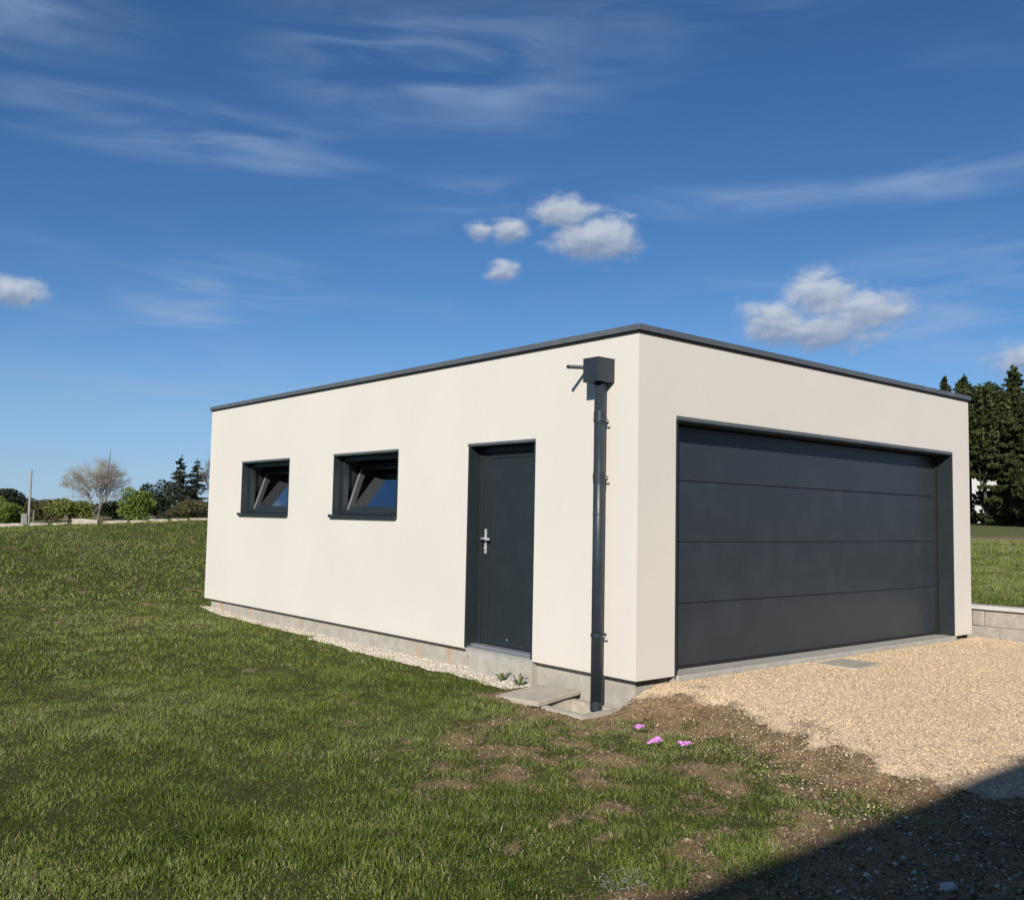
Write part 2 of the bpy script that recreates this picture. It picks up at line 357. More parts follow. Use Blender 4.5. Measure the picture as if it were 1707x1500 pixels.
def bareness(x, y):
    """0 full turf .. 1 bare soil"""
    d = x-drive_edge(y)
    nearedge = np.where(d > -.06, 1.0, np.exp(-((d+.06)/.19)**2))*(y < .4)*(x < 6.3)
    zone = sst(x, -3.6, -1.2)*sst(-y, -1.0, .6)
    n = fbm(x*2.3+5, y*2.3, 31, 4); n2 = fbm(x*.8, y*.8, 57, 3)
    chamber = np.exp(-(np.maximum(np.maximum(-.62-x, x-0), np.maximum(.05-y, y-1.15)).clip(0)/.14)**2)*(x < .2)*(y < 1.5)*(y > -.6)
    n5 = fbm(x*6.5+2, y*6.5, 83, 4)
    v = nearedge*(.25+1.15*n5)+zone*(.20+.75*sst(.5*n+.5*n5, .47, .62))+.6*sst(.4*n+.6*n5, .62, .70)*sst(x, -4.2, -2.6)+.9*chamber+.9*sst(-y+.8*(n-.5), 2.3, 3.2)*sst(x+.9*(n-.5), -3.7, -2.6)  # last term: bare soil towards the house, its colour also darkening the shade
    v = v*(.55+.9*fbm(x*17, y*17, 41, 3))
    return np.clip(v+(n-.5)*.3*sst(x, -4.5, -2.5), 0, 1)

def graded(lo, hi, a, b, step, far_n=26):
    mid = np.arange(lo, hi+1e-6, step)
    g = np.geomspace(step, 1, far_n)
    left = lo-(np.geomspace(1, 1+(lo-a), far_n)[1:]-1)[::-1]; right = hi+(np.geomspace(1, 1+(b-hi), far_n)[1:]-1)
    return np.concatenate([left, mid, right])
gx = np.unique(np.concatenate([graded(-8, 8, -700, 900, .08, 46)])); gy = np.unique(np.concatenate([graded(-6, 11, -600, 900, .08, 20), np.arange(11.2, 26, .3)]))
X, Y = np.meshgrid(gx, gy); Z = zg(X, Y)
Z = np.where(inside_garage(X, Y), -.45, Z)
dist = np.hypot(X-CAM[0], Y-CAM[1])
nx, ny = len(gx), len(gy)
idx = np.arange(nx*ny).reshape(ny, nx)
F = np.stack([idx[:-1, :-1], idx[:-1, 1:], idx[1:, 1:], idx[1:, :-1]], -1).reshape(-1, 4)
bare = bareness(X, Y)*(dist < 40)
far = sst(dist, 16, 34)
s_e = X+.25*Y
earth = sst(s_e, 33, 35)*(1-sst(s_e, 41, 43))*(X > 20)*(Y > -40)
earth = np.maximum(earth, sst(s_e, 49, 50)*(1-sst(s_e, 53, 54))*(X > 20)*(Y > -40))
link('lawn', npmesh('lawn', np.stack([X, Y, Z], -1).reshape(-1, 3), F, attrs={'bare': bare.ravel(), 'far': far.ravel(), 'earth': earth.ravel()}, smooth=True), 'ground', kind='structure')

# gravel driveway, its own sheet a few millimetres above the soil
dx = np.arange(-6.0, 6.40, .05); dy = np.arange(-9.0, -.005, .05)
DX, DY = np.meshgrid(dx, dy); DZ = zg(DX, DY)+.007
mk = DX-drive_edge(DY)+(fbm(DX*5, DY*5, 77, 4)-.5)*.42
idx = np.arange(DX.size).reshape(DX.shape)
F = np.stack([idx[:-1, :-1], idx[:-1, 1:], idx[1:, 1:], idx[1:, :-1]], -1).reshape(-1, 4)
F = F[(mk.ravel()[F].min(1) > 0)]
dirt_shade = np.clip(.9-sst(mk, .0, .16), 0, 1)
# uneven dark soil patches towards the house, also painting in a deeper foreground shade
soil_shade_n = .6*fbm(DX*1.1, DY*1.1, 19, 4)+.4*fbm(DX*4.5, DY*4.5, 23, 4)
dirt_shade = np.maximum(dirt_shade, sst(soil_shade_n+.55*sst(-DY, 1.9, 4.2)-.25*sst(DX, .3, 4.0), .66, .86))
used = np.unique(F); rm = np.full(DX.size, -1); rm[used] = np.arange(len(used))
link('driveway', npmesh('driveway', np.stack([DX, DY, DZ], -1).reshape(-1, 3)[used], rm[F], attrs={'dirt_shade': dirt_shade.ravel()[used]}, smooth=True), 'gravel', kind='structure')

# ------------------------------------------------------------------ garage
G = empty('garage', (0, 0, 0), 'cream rendered flat-roofed garage with slate doors and two tilted windows', 'garage')
OP_W = [(6.345, 7.835, 1.315, 2.072), (3.665, 5.120, 1.315, 2.074)]       # y0, y1, z0, z1 on the side wall
OP_D = (1.310, 2.330, -.01, 2.068)
OP_G = (.505, 5.742, -.05, 2.228)                                          # x0, x1, z0, z1 on the front wall
T = .36
wall = MB(); inn = MB()
def face_with_holes(w, umin, umax, zmin, zmax, holes, to3, flip):
    us = sorted({umin, umax, *[h[0] for h in holes], *[h[1] for h in holes]}); zs = sorted({zmin, zmax, *[min(max(h[2], zmin), zmax) for h in holes], *[h[3] for h in holes]})
    for i in range(len(us)-1):
        for j in range(len(zs)-1):
            uc, zc = (us[i]+us[i+1])/2, (zs[j]+zs[j+1])/2
            if any(h[0] < uc < h[1] and h[2] < zc < h[3] for h in holes): continue
            q = [to3(us[i], zs[j]), to3(us[i+1], zs[j]), to3(us[i+1], zs[j+1]), to3(us[i], zs[j+1])]
            w.quad(*(q if flip else q[::-1]))
HT = 2.93
side_h = OP_W+[OP_D]
face_with_holes(wall, 0, L, 0, HT, side_h, lambda u, z: (0, u, z), False)
face_with_holes(wall, 0, W, 0, HT, [OP_G], lambda u, z: (u, 0, z), True)
wall.quad((W, 0, 0), (W, L, 0), (W, L, HT), (W, 0, HT)); wall.quad((W, L, 0), (0, L, 0), (0, L, HT), (W, L, HT))
for (y0, y1, z0, z1) in side_h:                                             # reveals
    z0 = max(z0, 0)
    rev = MB()
    for (w_q, xa, xb_) in ((wall, 0, .15), (rev, .15, T)):
        w_q.quad((xa, y0, z0), (xb_, y0, z0), (xb_, y0, z1), (xa, y0, z1)); w_q.quad((xb_, y1, z0), (xa, y1, z0), (xa, y1, z1), (xb_, y1, z1))
        w_q.quad((xa, y0, z1), (xb_, y0, z1), (xb_, y1, z1), (xa, y1, z1)); w_q.quad((xa, y0, z0), (xa, y1, z0), (xb_, y1, z0), (xb_, y0, z0))
    rev.build('inner_reveal', 'slate', G)
x0, x1, z0, z1 = OP_G
wall.quad((x0, 0, 0), (x0, 0, z1), (x0, T, z1), (x0, T, 0)); wall.quad((x1, 0, 0), (x1, T, 0), (x1, T, z1), (x1, 0, z1)); wall.quad((x0, 0, z1), (x1, 0, z1), (x1, T, z1), (x0, T, z1))
# underside of the render, which oversails the footing (left open at the garage door)
wall.quad((0, 0, 0), (0, L, 0), (.08, L, 0), (.08, 0, 0)); wall.quad((.08, 0, 0), (.08, .08, 0), (x0, .08, 0), (x0, 0, 0)); wall.quad((x1, 0, 0), (x1, .08, 0), (W, .08, 0), (W, 0, 0))
wall.quad((.08, L-.08, 0), (.08, L, 0), (W, L, 0), (W, L-.08, 0)); wall.quad((W-.08, .08, 0), (W-.08, L-.08, 0), (W, L-.08, 0), (W, .08, 0))
wall.build('wall', 'render', G)
face_with_holes(inn, T, L-T, 0.02, 2.7, side_h, lambda u, z: (T, u, z), True)
face_with_holes(inn, T, W-T, 0.02, 2.7, [OP_G], lambda u, z: (u, T, z), False)
inn.quad((W-T, T, .02), (W-T, T, 2.7), (W-T, L-T, 2.7), (W-T, L-T, .02)); inn.quad((T, L-T, .02), (W-T, L-T, .02), (W-T, L-T, 2.7), (T, L-T, 2.7))
inn.quad((T, T, 2.7), (T, L-T, 2.7), (W-T, L-T, 2.7), (W-T, T, 2.7))
inn.build('inner_wall', 'inside', G)
MB().box(.08, W-.08, .08, L-.08, -.5, -.012).build('footing', 'footing', G)
# concrete casing joints of the footing: shallow pilaster under the door, flush with the wall
MB().box(-.012, .3, 1.30, 2.262, -.5, -.062).build('door_step', 'footing', G, bevel=.008)
MB().box(.004, .3, 1.312, 2.328, -.068, .012).build('door_slab', 'threshold', G, bevel=.006)
MB().box(.1, W-.1, .1, L-.1, 2.74, 2.84).build('roof', 'gravel_roof', G)
# coping: four lengths with a drip edge
def coping(a, b, n, length):
    pass
oh, ch = .030, .052
for (xa, xb_, ya, yb) in ((-oh, .27, -oh, L+oh), (W-.27, W+oh, -oh, L+oh), (.272, W-.272, -oh, .27), (.272, W-.272, L-.27, L+oh)):
    c = MB().box(xa, xb_, ya, yb, H-ch, H).build('coping', 'coping', G, bevel=.003)
# shadow-gap batten under the coping
for (xa, xb_, ya, yb) in ((-.012, .2, -.012, L+.012), (W-.2, W+.012, -.012, L+.012), (.2, W-.2, -.012, .2), (.2, W-.2, L-.2, L+.012)):
    MB().box(xa, xb_, ya, yb, HT-.002, H-ch-.002).build('coping_batten', 'rubber', G)

def lining(parent, y0, y1, z0, z1, depth, fl, sill):
    """slate sheet lining of an opening in the side wall, with a thin flange on the render"""
    t = .012
    j = MB().box(-.004, depth, y1-t, y1-.001, z0, z1-t).build('jamb_lining', 'slate', parent, bevel=.002)
    MB().box(-.004, depth, y0+.001, y0+t, z0, z1-t).build('jamb_lining', 'slate', parent, bevel=.002)
    MB().box(-.004, depth, y0+.001, y1-.001, z1-t, z1-.001).build('head_lining', 'slate', parent, bevel=.002)
    MB().box(-.008, .0, y0-fl*.5, y1+fl, z1-.004, z1+fl).build('head_flange', 'coping', parent, bevel=.002)
    MB().box(-.006, .0, y1+.0005, y1+fl*.5, z0, z1-.005).build('jamb_flange', 'slate', parent, bevel=.002)
    MB().box(-.006, .0, y0-fl*.5, y0-.0005, z0, z1-.005).build('jamb_flange', 'slate', parent, bevel=.002)
    if sill:
        m = MB(); m.v = [(-.045, y0-.01, z0-.012), (-.045, y1+.035, z0-.012), (depth, y1+.035, z0+.012), (depth, y0-.01, z0+.012), (-.045, y0-.01, z0+.006), (-.045, y1+.035, z0+.006), (depth, y1+.035, z0+.03), (depth, y0-.01, z0+.03)]
        m.f = [(0, 1, 2, 3), (4, 7, 6, 5), (0, 4, 5, 1), (1, 5, 6, 2), (2, 6, 7, 3), (3, 7, 4, 0)]
        # keep the sill inside the opening behind the wall face, full width in front of it
        m = MB().box(-.048, -.002, y0-.012, y1+.035, z0-.018, z0+.012); m.build('sill', 'slate', parent, bevel=.003)
        MB().box(-.0015, depth, y0+t, y1-t, z0+.0, z0+.014).build('sill_pan', 'slate', parent)
        MB().box(-.046, -.004, y1+.0352, y1+.040, z0-.016, z0+.022).build('sill_end', 'slate', parent)

def window(y0, y1, z0, z1, tilt):
    w = bpy.data.objects.new('window', None); COL.objects.link(w); w.parent = G
    dp = .105; lining(w, y0, y1, z0, z1, dp, .022, True)
    a, b, lo, hi = y0+.012, y1-.012, z0+.014, z1-.012
    fw, x0_, x1_ = .055, dp+.001, dp+.071
    MB().box(x0_, x1_, a, b, lo, lo+fw).build('frame_rail', 'slate', w, bevel=.004)
    MB().box(x0_, x1_, a, b, hi-fw, hi).build('frame_rail', 'slate', w, bevel=.004)
    MB().box(x0_, x1_, a, a+fw, lo+fw, hi-fw).build('frame_stile', 'slate', w, bevel=.004)
    MB().box(x0_, x1_, b-fw, b, lo+fw, hi-fw).build('frame_stile', 'slate', w, bevel=.004)
    MB().box(x0_-.006, x0_-.0005, b-.03, b-.012, lo+.02, hi-.02).build('frame_bead', 'slate', w, bevel=.001)
    MB().box(x0_-.012, x0_-.0005, a+.03, b-.03, lo+.018, lo+.034).build('frame_bead', 'slate', w, bevel=.001)
    # tilted sash: hinged on its lower edge, its head leaning into the room
    A, B, h = a+fw-.010, b-fw+.010, hi-lo-2*fw+.02
    piv = (dp+.055, 0, lo+fw-.004)
    rot = (0, tilt, 0); sw = .065
    def part(m, name, mt, bev=.004): return m.build(name, mt, w, loc=piv, rot=rot, bevel=bev)
    part(MB().box(0, .06, A, B, 0, sw), 'sash_rail', 'slate'); part(MB().box(0, .06, A, B, h-sw, h), 'sash_rail', 'slate')
    part(MB().box(0, .06, A, A+sw, sw, h-sw), 'sash_stile', 'slate'); part(MB().box(0, .06, B-sw, B, sw, h-sw), 'sash_stile', 'slate')
    for k in (.008, .034):                                                    # pale seals on the face of the sash stile
        part(MB().box(-.005, -.0005, B-k-.007, B-k, .02, h-.05), 'seal', 'gasket', 0)
    part(MB().box(.026, .032, A+sw, B-sw, sw, h-sw), 'pane', 'glass', 0)
    return w
for op in OP_W: window(*op, rad(19))

# side door
D = bpy.data.objects.new('door', None); COL.objects.link(D); D.parent = G
y0, y1, z0, z1 = OP_D; lining(D, y0, y1, .013, z1, .13, .022, False)
a, b = y0+.012, y1-.012
MB().box(.131, .195, a, b, z1-.075, z1-.012).build('frame_head', 'slate', D, bevel=.004)
MB().box(.131, .195, b-.055, b, .055, z1-.0755).build('frame_jamb', 'slate', D, bevel=.004)
MB().box(.131, .195, a, a+.055, .055, z1-.0755).build('frame_jamb', 'slate', D, bevel=.004)
MB().box(.122, .1305, b-.024, b-.008, .06, z1-.06).build('frame_bead', 'slate', D, bevel=.001)
la, lb, lz0, lz1 = a+.058, b-.058, .062, z1-.079
MB().box(.150, .190, la, lb, lz0, lz1).build('leaf', 'slate', D, bevel=.003)
st = .105
MB().box(.142, .1495, lb-st, lb, lz0, lz1).build('leaf_stile', 'slate', D, bevel=.003)
MB().box(.142, .1495, la, la+.045, lz0, lz1).build('leaf_stile', 'slate', D, bevel=.003)
MB().box(.142, .1495, la+.0455, lb-st-.0005, lz1-.05, lz1).build('leaf_rail', 'slate', D, bevel=.003)
MB().box(.1405, .1495, la+.053, lb-st-.010, lz0, lz1-.058).build('leaf_panel', 'slate', D, bevel=.004)
for yy in (1.60, 2.06): MB().box(.1385, .1404, yy-.018, yy+.018, .118, .134).build('drain_slot', 'rubber', D)
MB().box(.1370, .1404, 1.83, 1.842, .122, .14).build('drain_clip', 'gasket', D)
MB().box(.02, .20, a, b, .013, .030).build('threshold', 'alu', D, bevel=.003)
MB().box(.06, .20, a+.001, b-.001, .0305, .050).build('threshold', 'alu', D, bevel=.003)
hy = 2.205
hd = MB().box(.134, .1415, hy-.018, hy+.018, .965, 1.215).build('handle_plate', 'steel', D, bevel=.003)
MB().tube([(.134, hy, 1.118), (.085, hy, 1.118)], [.011, .011], 12).build('spindle', 'steel', D, smooth=False)
MB().tube([(.085, hy+.02, 1.118), (.082, hy-.03, 1.118), (.086, hy-.085, 1.114), (.092, hy-.118, 1.112)], [.010, .0105, .010, .008], 12).build('lever', 'steel', D, smooth=True)
MB().tube([(.134, hy, 1.020), (.122, hy, 1.020)], [.013, .012], 14).build('keyhole', 'steel', D)

# sectional garage door
GD = bpy.data.objects.new('garage_door', None); COL.objects.link(GD); GD.parent = G
x0, x1, z0, z1 = OP_G; dp = .2; t = .014
MB().box(x0+.001, x0+t, -.005, dp+.02, -.03, z1-t).build('jamb_lining', 'slate', GD, bevel=.002)
MB().box(x1-t, x1-.001, -.005, dp+.02, -.03, z1-t).build('jamb_lining', 'slate', GD, bevel=.002)
MB().box(x0+.001, x1-.001, -.005, dp+.02, z1-t, z1-.001).build('head_lining', 'slate', GD, bevel=.002)
MB().box(x0-.014, x1+.014, -.008, 0, z1-.003, z1+.030).build('head_flange', 'coping', GD, bevel=.002)
MB().box(x0-.016, x0-.0005, -.007, 0, -.02, z1-.004).build('jamb_flange', 'slate', GD, bevel=.002)
MB().box(x1+.0005, x1+.014, -.007, 0, -.02, z1-.004).build('jamb_flange', 'slate', GD, bevel=.002)
MB().box(x1-t-.045, x1-t-.001, dp-.028, dp+.02, -.015, z1-t-.001).build('guide_seal', 'rubber', GD)
MB().box(x0+t+.001, x0+t+.045, dp-.028, dp+.02, -.015, z1-t-.001).build('guide_seal', 'rubber', GD)
zz = [.035, .590, 1.147, 1.704, 2.205]
for i in range(4):
    lo, hi = zz[i]+.0028, zz[i+1]-.0028
    MB().box(x0+t+.03, x1-t-.03, dp, dp+.04, lo, hi).build('panel', 'slate_door', GD, bevel=.006)
MB().box(x0+t+.03, x1-t-.03, dp+.012, dp+.038, .05, 2.2).build('panel_core', 'rubber', GD)
MB().box(x0+t+.03, x1-t-.03, dp+.004, dp+.035, .008, .038).build('bottom_seal', 'rubber', GD)
MB().box(x0-.002, x1+.002, -.035, .6, -.3, .004).build('threshold', 'threshold', G, bevel=.01)

# rainwater hopper, downpipe, overflow spout
HP = MB().box(-.206, -.002, .279, .466, 2.521, 2.722).build('rainwater_hopper', 'slate_pipe', G, bevel=.004)
MB().box(-.209, -.001, .276, .469, 2.7225, 2.730).build('hopper_lid', 'slate_pipe', HP, bevel=.002)
px_, py_, pr = -.105, .352, .050
P = MB().tube([(px_, py_, 2.53), (px_, py_, -.285)], [pr, pr], 32).build('downpipe', 'slate_pipe', G, smooth=True)
def ring(z, h, r, name, m='slate_pipe', parent=P): return MB().tube([(px_, py_, z-h/2), (px_, py_, z+h/2)], [r, r], 32).build(name, m, parent, bevel=.002)
ring(2.235, .07, pr+.0035, 'socket'); ring(1.376, .012, pr+.0025, 'socket'); ring(1.69, .10, pr+.0035, 'socket'); ring(-.24, .07, pr+.003, 'socket')
for z in (2.19, 1.70, .35):
    k = ring(z, .028, pr+.006, 'bracket')
    MB().tube([(px_+.03, py_-pr-.004, z-.01), (px_+.03, py_-pr-.030, z-.01)], [.008, .008], 8).build('bracket_screw', 'steel', k)
    MB().tube([(px_+.01, py_+pr+.004, z), (px_+.01, py_+pr+.024, z)], [.007, .007], 8).build('bracket_screw', 'steel', k)
    MB().box(px_+pr-.004, -.002, py_-.012, py_+.012, z-.012, z+.012).build('bracket_arm', 'slate_pipe', k)
S = MB()
tube_in = [(-.02, .600, 2.690), (-.262, .600, 2.668)]
S.tube(tube_in, [.0175, .0175], 16, cap=False).build('overflow_spout', 'coping', G, smooth=True)
sp_o = MB().tube([(-.255, .600, 2.6686), (-.10, .600, 2.683)], [.014, .014], 16).build('overflow_bore', 'rubber', G)
MB().tube([(-.006, .600, 2.6915), (-.001, .600, 2.692)], [.035, .035], 20).build('spout_collar', 'coping', G)

# ------------------------------------------------------------------ concrete chamber, lids, retaining wall
ch_ = empty('drain_chamber', (-.245, .44, -.245), 'open square concrete drain chamber under the slate downpipe', 'drain')
w_, l_ = .235, .30
rim = MB().box(-w_, w_, -l_, -l_+.06, -.25, .0).box(-w_, w_, l_-.06, l_, -.25, .0).box(-w_, -w_+.06, -l_+.06, l_-.06, -.25, .0).box(w_-.06, w_, -l_+.06, l_-.06, -.25, .0)
rim.build('rim', 'slab', ch_); MB().box(-w_+.06, w_-.06, -l_+.06, l_-.06, -.25, -.16).build('floor', 'slab', ch_)
lid = MB().box(-.285, .285, -.245, .245, 0, .045).build('concrete_lid', 'slab', None, loc=(-.285, .89, -.238), rot=(rad(-1.5), rad(-3.2), rad(8)), bevel=.008,
    label='thin pale concrete lid lying pushed aside over the drain chamber', category='lid')
mh = MB().box(-.27, .27, -.22, .22, -.05, .0).build('manhole_cover', 'slab', None, loc=(2.78, -.31, float(zg(2.78, -.31))+.015), rot=(0, rad(0), rad(4)), bevel=.01,
    label='grey concrete cover set flush in the gravel before the garage door', category='cover')
RW = empty('retaining_wall', (6.48, -1.6, -.3), 'low concrete block retaining wall with pale cap right of the garage', 'wall')
bx0, bx1 = -.09, .09
MB().box(bx0+.012, bx1-.012, -2.5, 1.75, -.2, .585).build('core', 'mortar', RW)
bl = .497
mesh_cache = {}
for r in range(4):
    zb = -.215+r*.203; y = 1.80-(.0 if r % 2 else .26)+(.12 if r == 3 else 0)
    if r == 3: ystarts = None
    k = 0; ycur = 1.79
    first = {0: .38, 1: .20, 2: .46, 3: .27}[r]
    while ycur > -2.4:
        ln = first if k == 0 else bl
        if r == 3 and k == 0: ln = .13
        if r == 3 and k == 1: ln = .15
        key = round(ln, 3)
        if key not in mesh_cache:
            m = MB().box(bx0, bx1, -ln+.008, 0, 0, .194); me = bpy.data.meshes.new('block'); me.from_pydata(m.v, [], m.f); me.materials.append(M['block']); mesh_cache[key] = me
        link('block', mesh_cache[key], None, RW, loc=(random.uniform(-.003, .003), ycur, zb), bevel=.006)
        ycur -= ln; k += 1
ycur = 1.80; 
for k in range(5):
    link('cap_slab', (lambda m: (lambda me: (me.from_pydata(m.v, [], m.f), me)[1])(bpy.data.meshes.new('cap_slab')))(MB().box(-.13, .13, -.988, 0, 0, .048)), 'cap', RW, loc=(random.uniform(-.003, .003), ycur-k*.995, .600), rot=(rad(.0), 0, 0), bevel=.006)

# ------------------------------------------------------------------ gravel, pebbles, soil clods
CV = np.array([math.cos(0), 0])
_F2 = np.array([_F.x, _F.y])/math.hypot(_F.x, _F.y)
def in_view(x, y, margin=.36):
    d = np.stack([x-CAM[0], y-CAM[1]], -1); r = np.linalg.norm(d, axis=-1)+1e-6
    return (d@_F2)/r > math.cos(.56+margin*.5)
def stones(name, n, box, sz, keep, tintf, material, lift=.35):
    x = RNG.uniform(box[0], box[1], n); y = RNG.uniform(box[2], box[3], n); k = keep(x, y); x, y = x[k], y[k]
    s = sz[0]*(sz[1]/sz[0])**(RNG.random(len(x))**1.8)
    sc = np.stack([s, s*RNG.uniform(.6, 1, len(x)), s*RNG.uniform(.5, .8, len(x))], -1)
    z = zg(x, y)+s*lift*.6+(.008 if n > 100000 else 0)
    V, Fc, t = scatter(*((PYR_V, PYR_F) if n > 100000 else (OCT_V, OCT_F)), np.stack([x, y, z], -1), sc, tintf(x, y, len(x)))
    return link(name, npmesh(name, V, Fc, t), material, kind='stuff')
def kd(x, y):
    m = x-drive_edge(y)+(fbm(x*5, y*5, 77, 4)-.5)*.42
    sn = .6*fbm(x*1.1, y*1.1, 19, 4)+.4*fbm(x*4.5, y*4.5, 23, 4)+.55*sst(-y, 1.9, 4.2)-.25*sst(x, .3, 4.0)
    p = np.maximum(sst(m, -.15, .25), .16*sst(m, -.75, -.1))*(1-.82*sst(sn, .66, .86))*np.where(x > 4, .7, 1)
    return (RNG.random(len(x)) < p) & in_view(x, y) & ~((y > -.04) & (x > .5) & (x < 5.75)) & (y < .0) & ~((abs(x-2.78) < .3) & (abs(y+.31) < .24) & (RNG.random(len(x)) < .9))
o = stones('driveway_gravel', 620000, (-3.5, 6.37, -6.0, 0), (.0032, .0098), kd, lambda x, y, n: np.clip(RNG.normal(.48, .22, n)+.3*(fbm(x*1.2, y*1.2, 5, 3)-.5), 0, 1), 'stone'); o['label'] = 'beige crushed limestone gravel on the driveway'; o['category'] = 'gravel'
def ks(x, y):
    w = strip_w(y)+.05
    return (x > .05-w) & (x < .10)
def tp(x, y, n): return np.clip(RNG.normal(.6, .22, n), 0, 1)
def kch(x, y): return (RNG.random(len(x)) < sst(-y+.9*fbm(x*1.5, y*1.5, 71, 3), 2.9, 3.5)) & in_view(x, y) & (x < drive_edge(y)+1.6)
o = stones('scattered_chips', 9000, (-3.9, 2.2, -4.6, -2.2), (.004, .019), kch, lambda x, y, n: RNG.random(n), 'pebble'); o['label'] = 'pale stone chips strewn over the soil in the foreground shadow'; o['category'] = 'stone chips'
o = stones('pebble_strip', 38000, (-.4, .10, 1.32, 8.95), (.006, .024), lambda x, y: ks(x, y), tp, 'pebble'); o['label'] = 'strip of pale pebbles along the foot of the side wall'; o['category'] = 'pebbles'
def kc(x, y):
    return (RNG.random(len(x)) < (bareness(x, y)-.35)*1.3) & in_view(x, y) & (x < drive_edge(y)+.5) & ~((x > -.5) & (y > .1))
o = stones('soil_clods', 42000, (-5.5, 1.2, -4.5, 1.2), (.004, .02), kc, lambda x, y, n: RNG.random(n)**1.4, 'clod'); o['label'] = 'loose brown soil crumbs in the bare patches of the lawn'; o['category'] = 'soil'
def kp(x, y): return ((x+2.74)/.17)**2+((y+2.43)/.12)**2 < RNG.random(len(x))**.5
M['ash'] = ramp_attr('grey_grit', [(0, (.13, .13, .13)), (1, (.33, .325, .32))], .9, .2)
o = stones('grey_grit', 3500, (-3.1, -2.4, -2.75, -2.1), (.0035, .009), kp, lambda x, y, n: RNG.random(n), 'ash', 1.0); o['label'] = 'small spill of pale grey grit in the front lawn'; o['category'] = 'grit'

def rock(name, loc, s, seed, m, **tags):
    rg = np.random.default_rng(seed); me = bpy.data.meshes.new(name)
    import bmesh
    bm = bmesh.new(); bmesh.ops.create_icosphere(bm, subdivisions=2, radius=1)
    ax = rg.normal(size=(9, 3)); ax /= np.linalg.norm(ax, axis=1)[:, None]; cut = rg.uniform(.62, .9, 9)
    for v in bm.verts:
        p = np.array(v.co)
        for a_, c_ in zip(ax, cut):
            d = p@a_
            if d > c_: p = p-a_*(d-c_)
        v.co = Vector(p*np.array(s)*rg.uniform(.97, 1.03))
    bm.to_mesh(me); bm.free(); return link(name, me, m, None, loc=loc, rot=(0, 0, rg.uniform(0, 6)), **tags)
M['rock'] = mat('pale_rock', lambda t: pbr(t, t.mix(t.noise(obj_co(t), 20, 5), (.42, .38, .32, 1), (.66, .62, .55, 1)), .9, t.noise(obj_co(t), 60, 4), .4, .01))
for i, (x, y, s, lb) in enumerate([(-1.714, -3.38, .045, 'pale flat stone lying in the dark shadow, lowest in the picture'),
                                    (-.55, -3.30, .030, 'small pale stone in the shadow near the right edge'),
                                    (-1.55, -2.92, .022, 'tiny grey stone just inside the shadow edge')]):
    rock('stone', (x, y, float(zg(x, y))+s*.35), (s, s*.75, s*.5), 40+i, 'rock', label=lb, category='stone', group='stones in the shadow')

# limestone edging blocks along the top of the rising lawn
M['limestone'] = mat('rough_limestone', lambda t: pbr(t, t.mix(t.noise(obj_co(t), 5, 6, .65), (.34, .28, .21, 1), (.60, .53, .44, 1)), .92, t.noise(obj_co(t), 14, 6, .65), .6, .04))
def slab_stone(name, loc, ln, wd, hh, seed, **tags):
    import bmesh
    rg = np.random.default_rng(seed); bm = bmesh.new(); bmesh.ops.create_cube(bm, size=1)
    bmesh.ops.subdivide_edges(bm, edges=bm.edges[:], cuts=3, use_grid_fill=True)
    tl = rg.uniform(-.25, .25)
    for v in bm.verts:
        p = np.array(v.co); c = np.abs(p).max(); e = np.sort(np.abs(p))[1]
        k = 1-.16*max(0, e-.25)*2
        v.co = Vector(((p[0]*k+rg.normal(0, .025))*ln, (p[1]*k+rg.normal(0, .04))*wd, (p[2]*k+rg.normal(0, .06)+p[0]*tl)*hh))
    me = bpy.data.meshes.new(name); bm.to_mesh(me); bm.free()
    return link(name, me, 'limestone', None, loc=loc, rot=(0, 0, rad(-19)+rg.uniform(-.08, .08)), **tags)
edge = [(-2.0, .66, .20), (-1.28, .60, .17), (-.62, .60, .15), (-.05, .42, .12), (.36, .34, .11), (.88, .62, .21), (1.52, .58, .13), (2.02, .40, .10), (2.44, .46, .10), (2.90, .42, .08), (3.34, .44, .08), (3.78, .42, .07)]
names = ['leftmost limestone edging block, partly cut by the picture edge', 'long low limestone block left of the utility pole', 'pale limestone block below the utility pole', 'short grey limestone block right of the pole foot',
         'smallest limestone block in the row above the lawn', 'thick bright limestone block below the yellowish bush', 'long limestone block under the bare tree', 'short limestone block right of the bare trunk',
         'low limestone block below the olive bush', 'low stub of limestone below the round green bush', 'thin limestone block below the dark conifers', 'limestone block nearest the garage wall on the ridge']
for i, ((x, ln, hh), lb) in enumerate(zip(edge, names)):
    y = 18.7-.35*(x-1)-.1
    slab_stone('edging_stone', (x, y, float(zg(x, y))+hh*.20), ln*.95, .32, hh*.8, 60+i, label=lb, category='stone', group='limestone blocks along the top of the lawn')

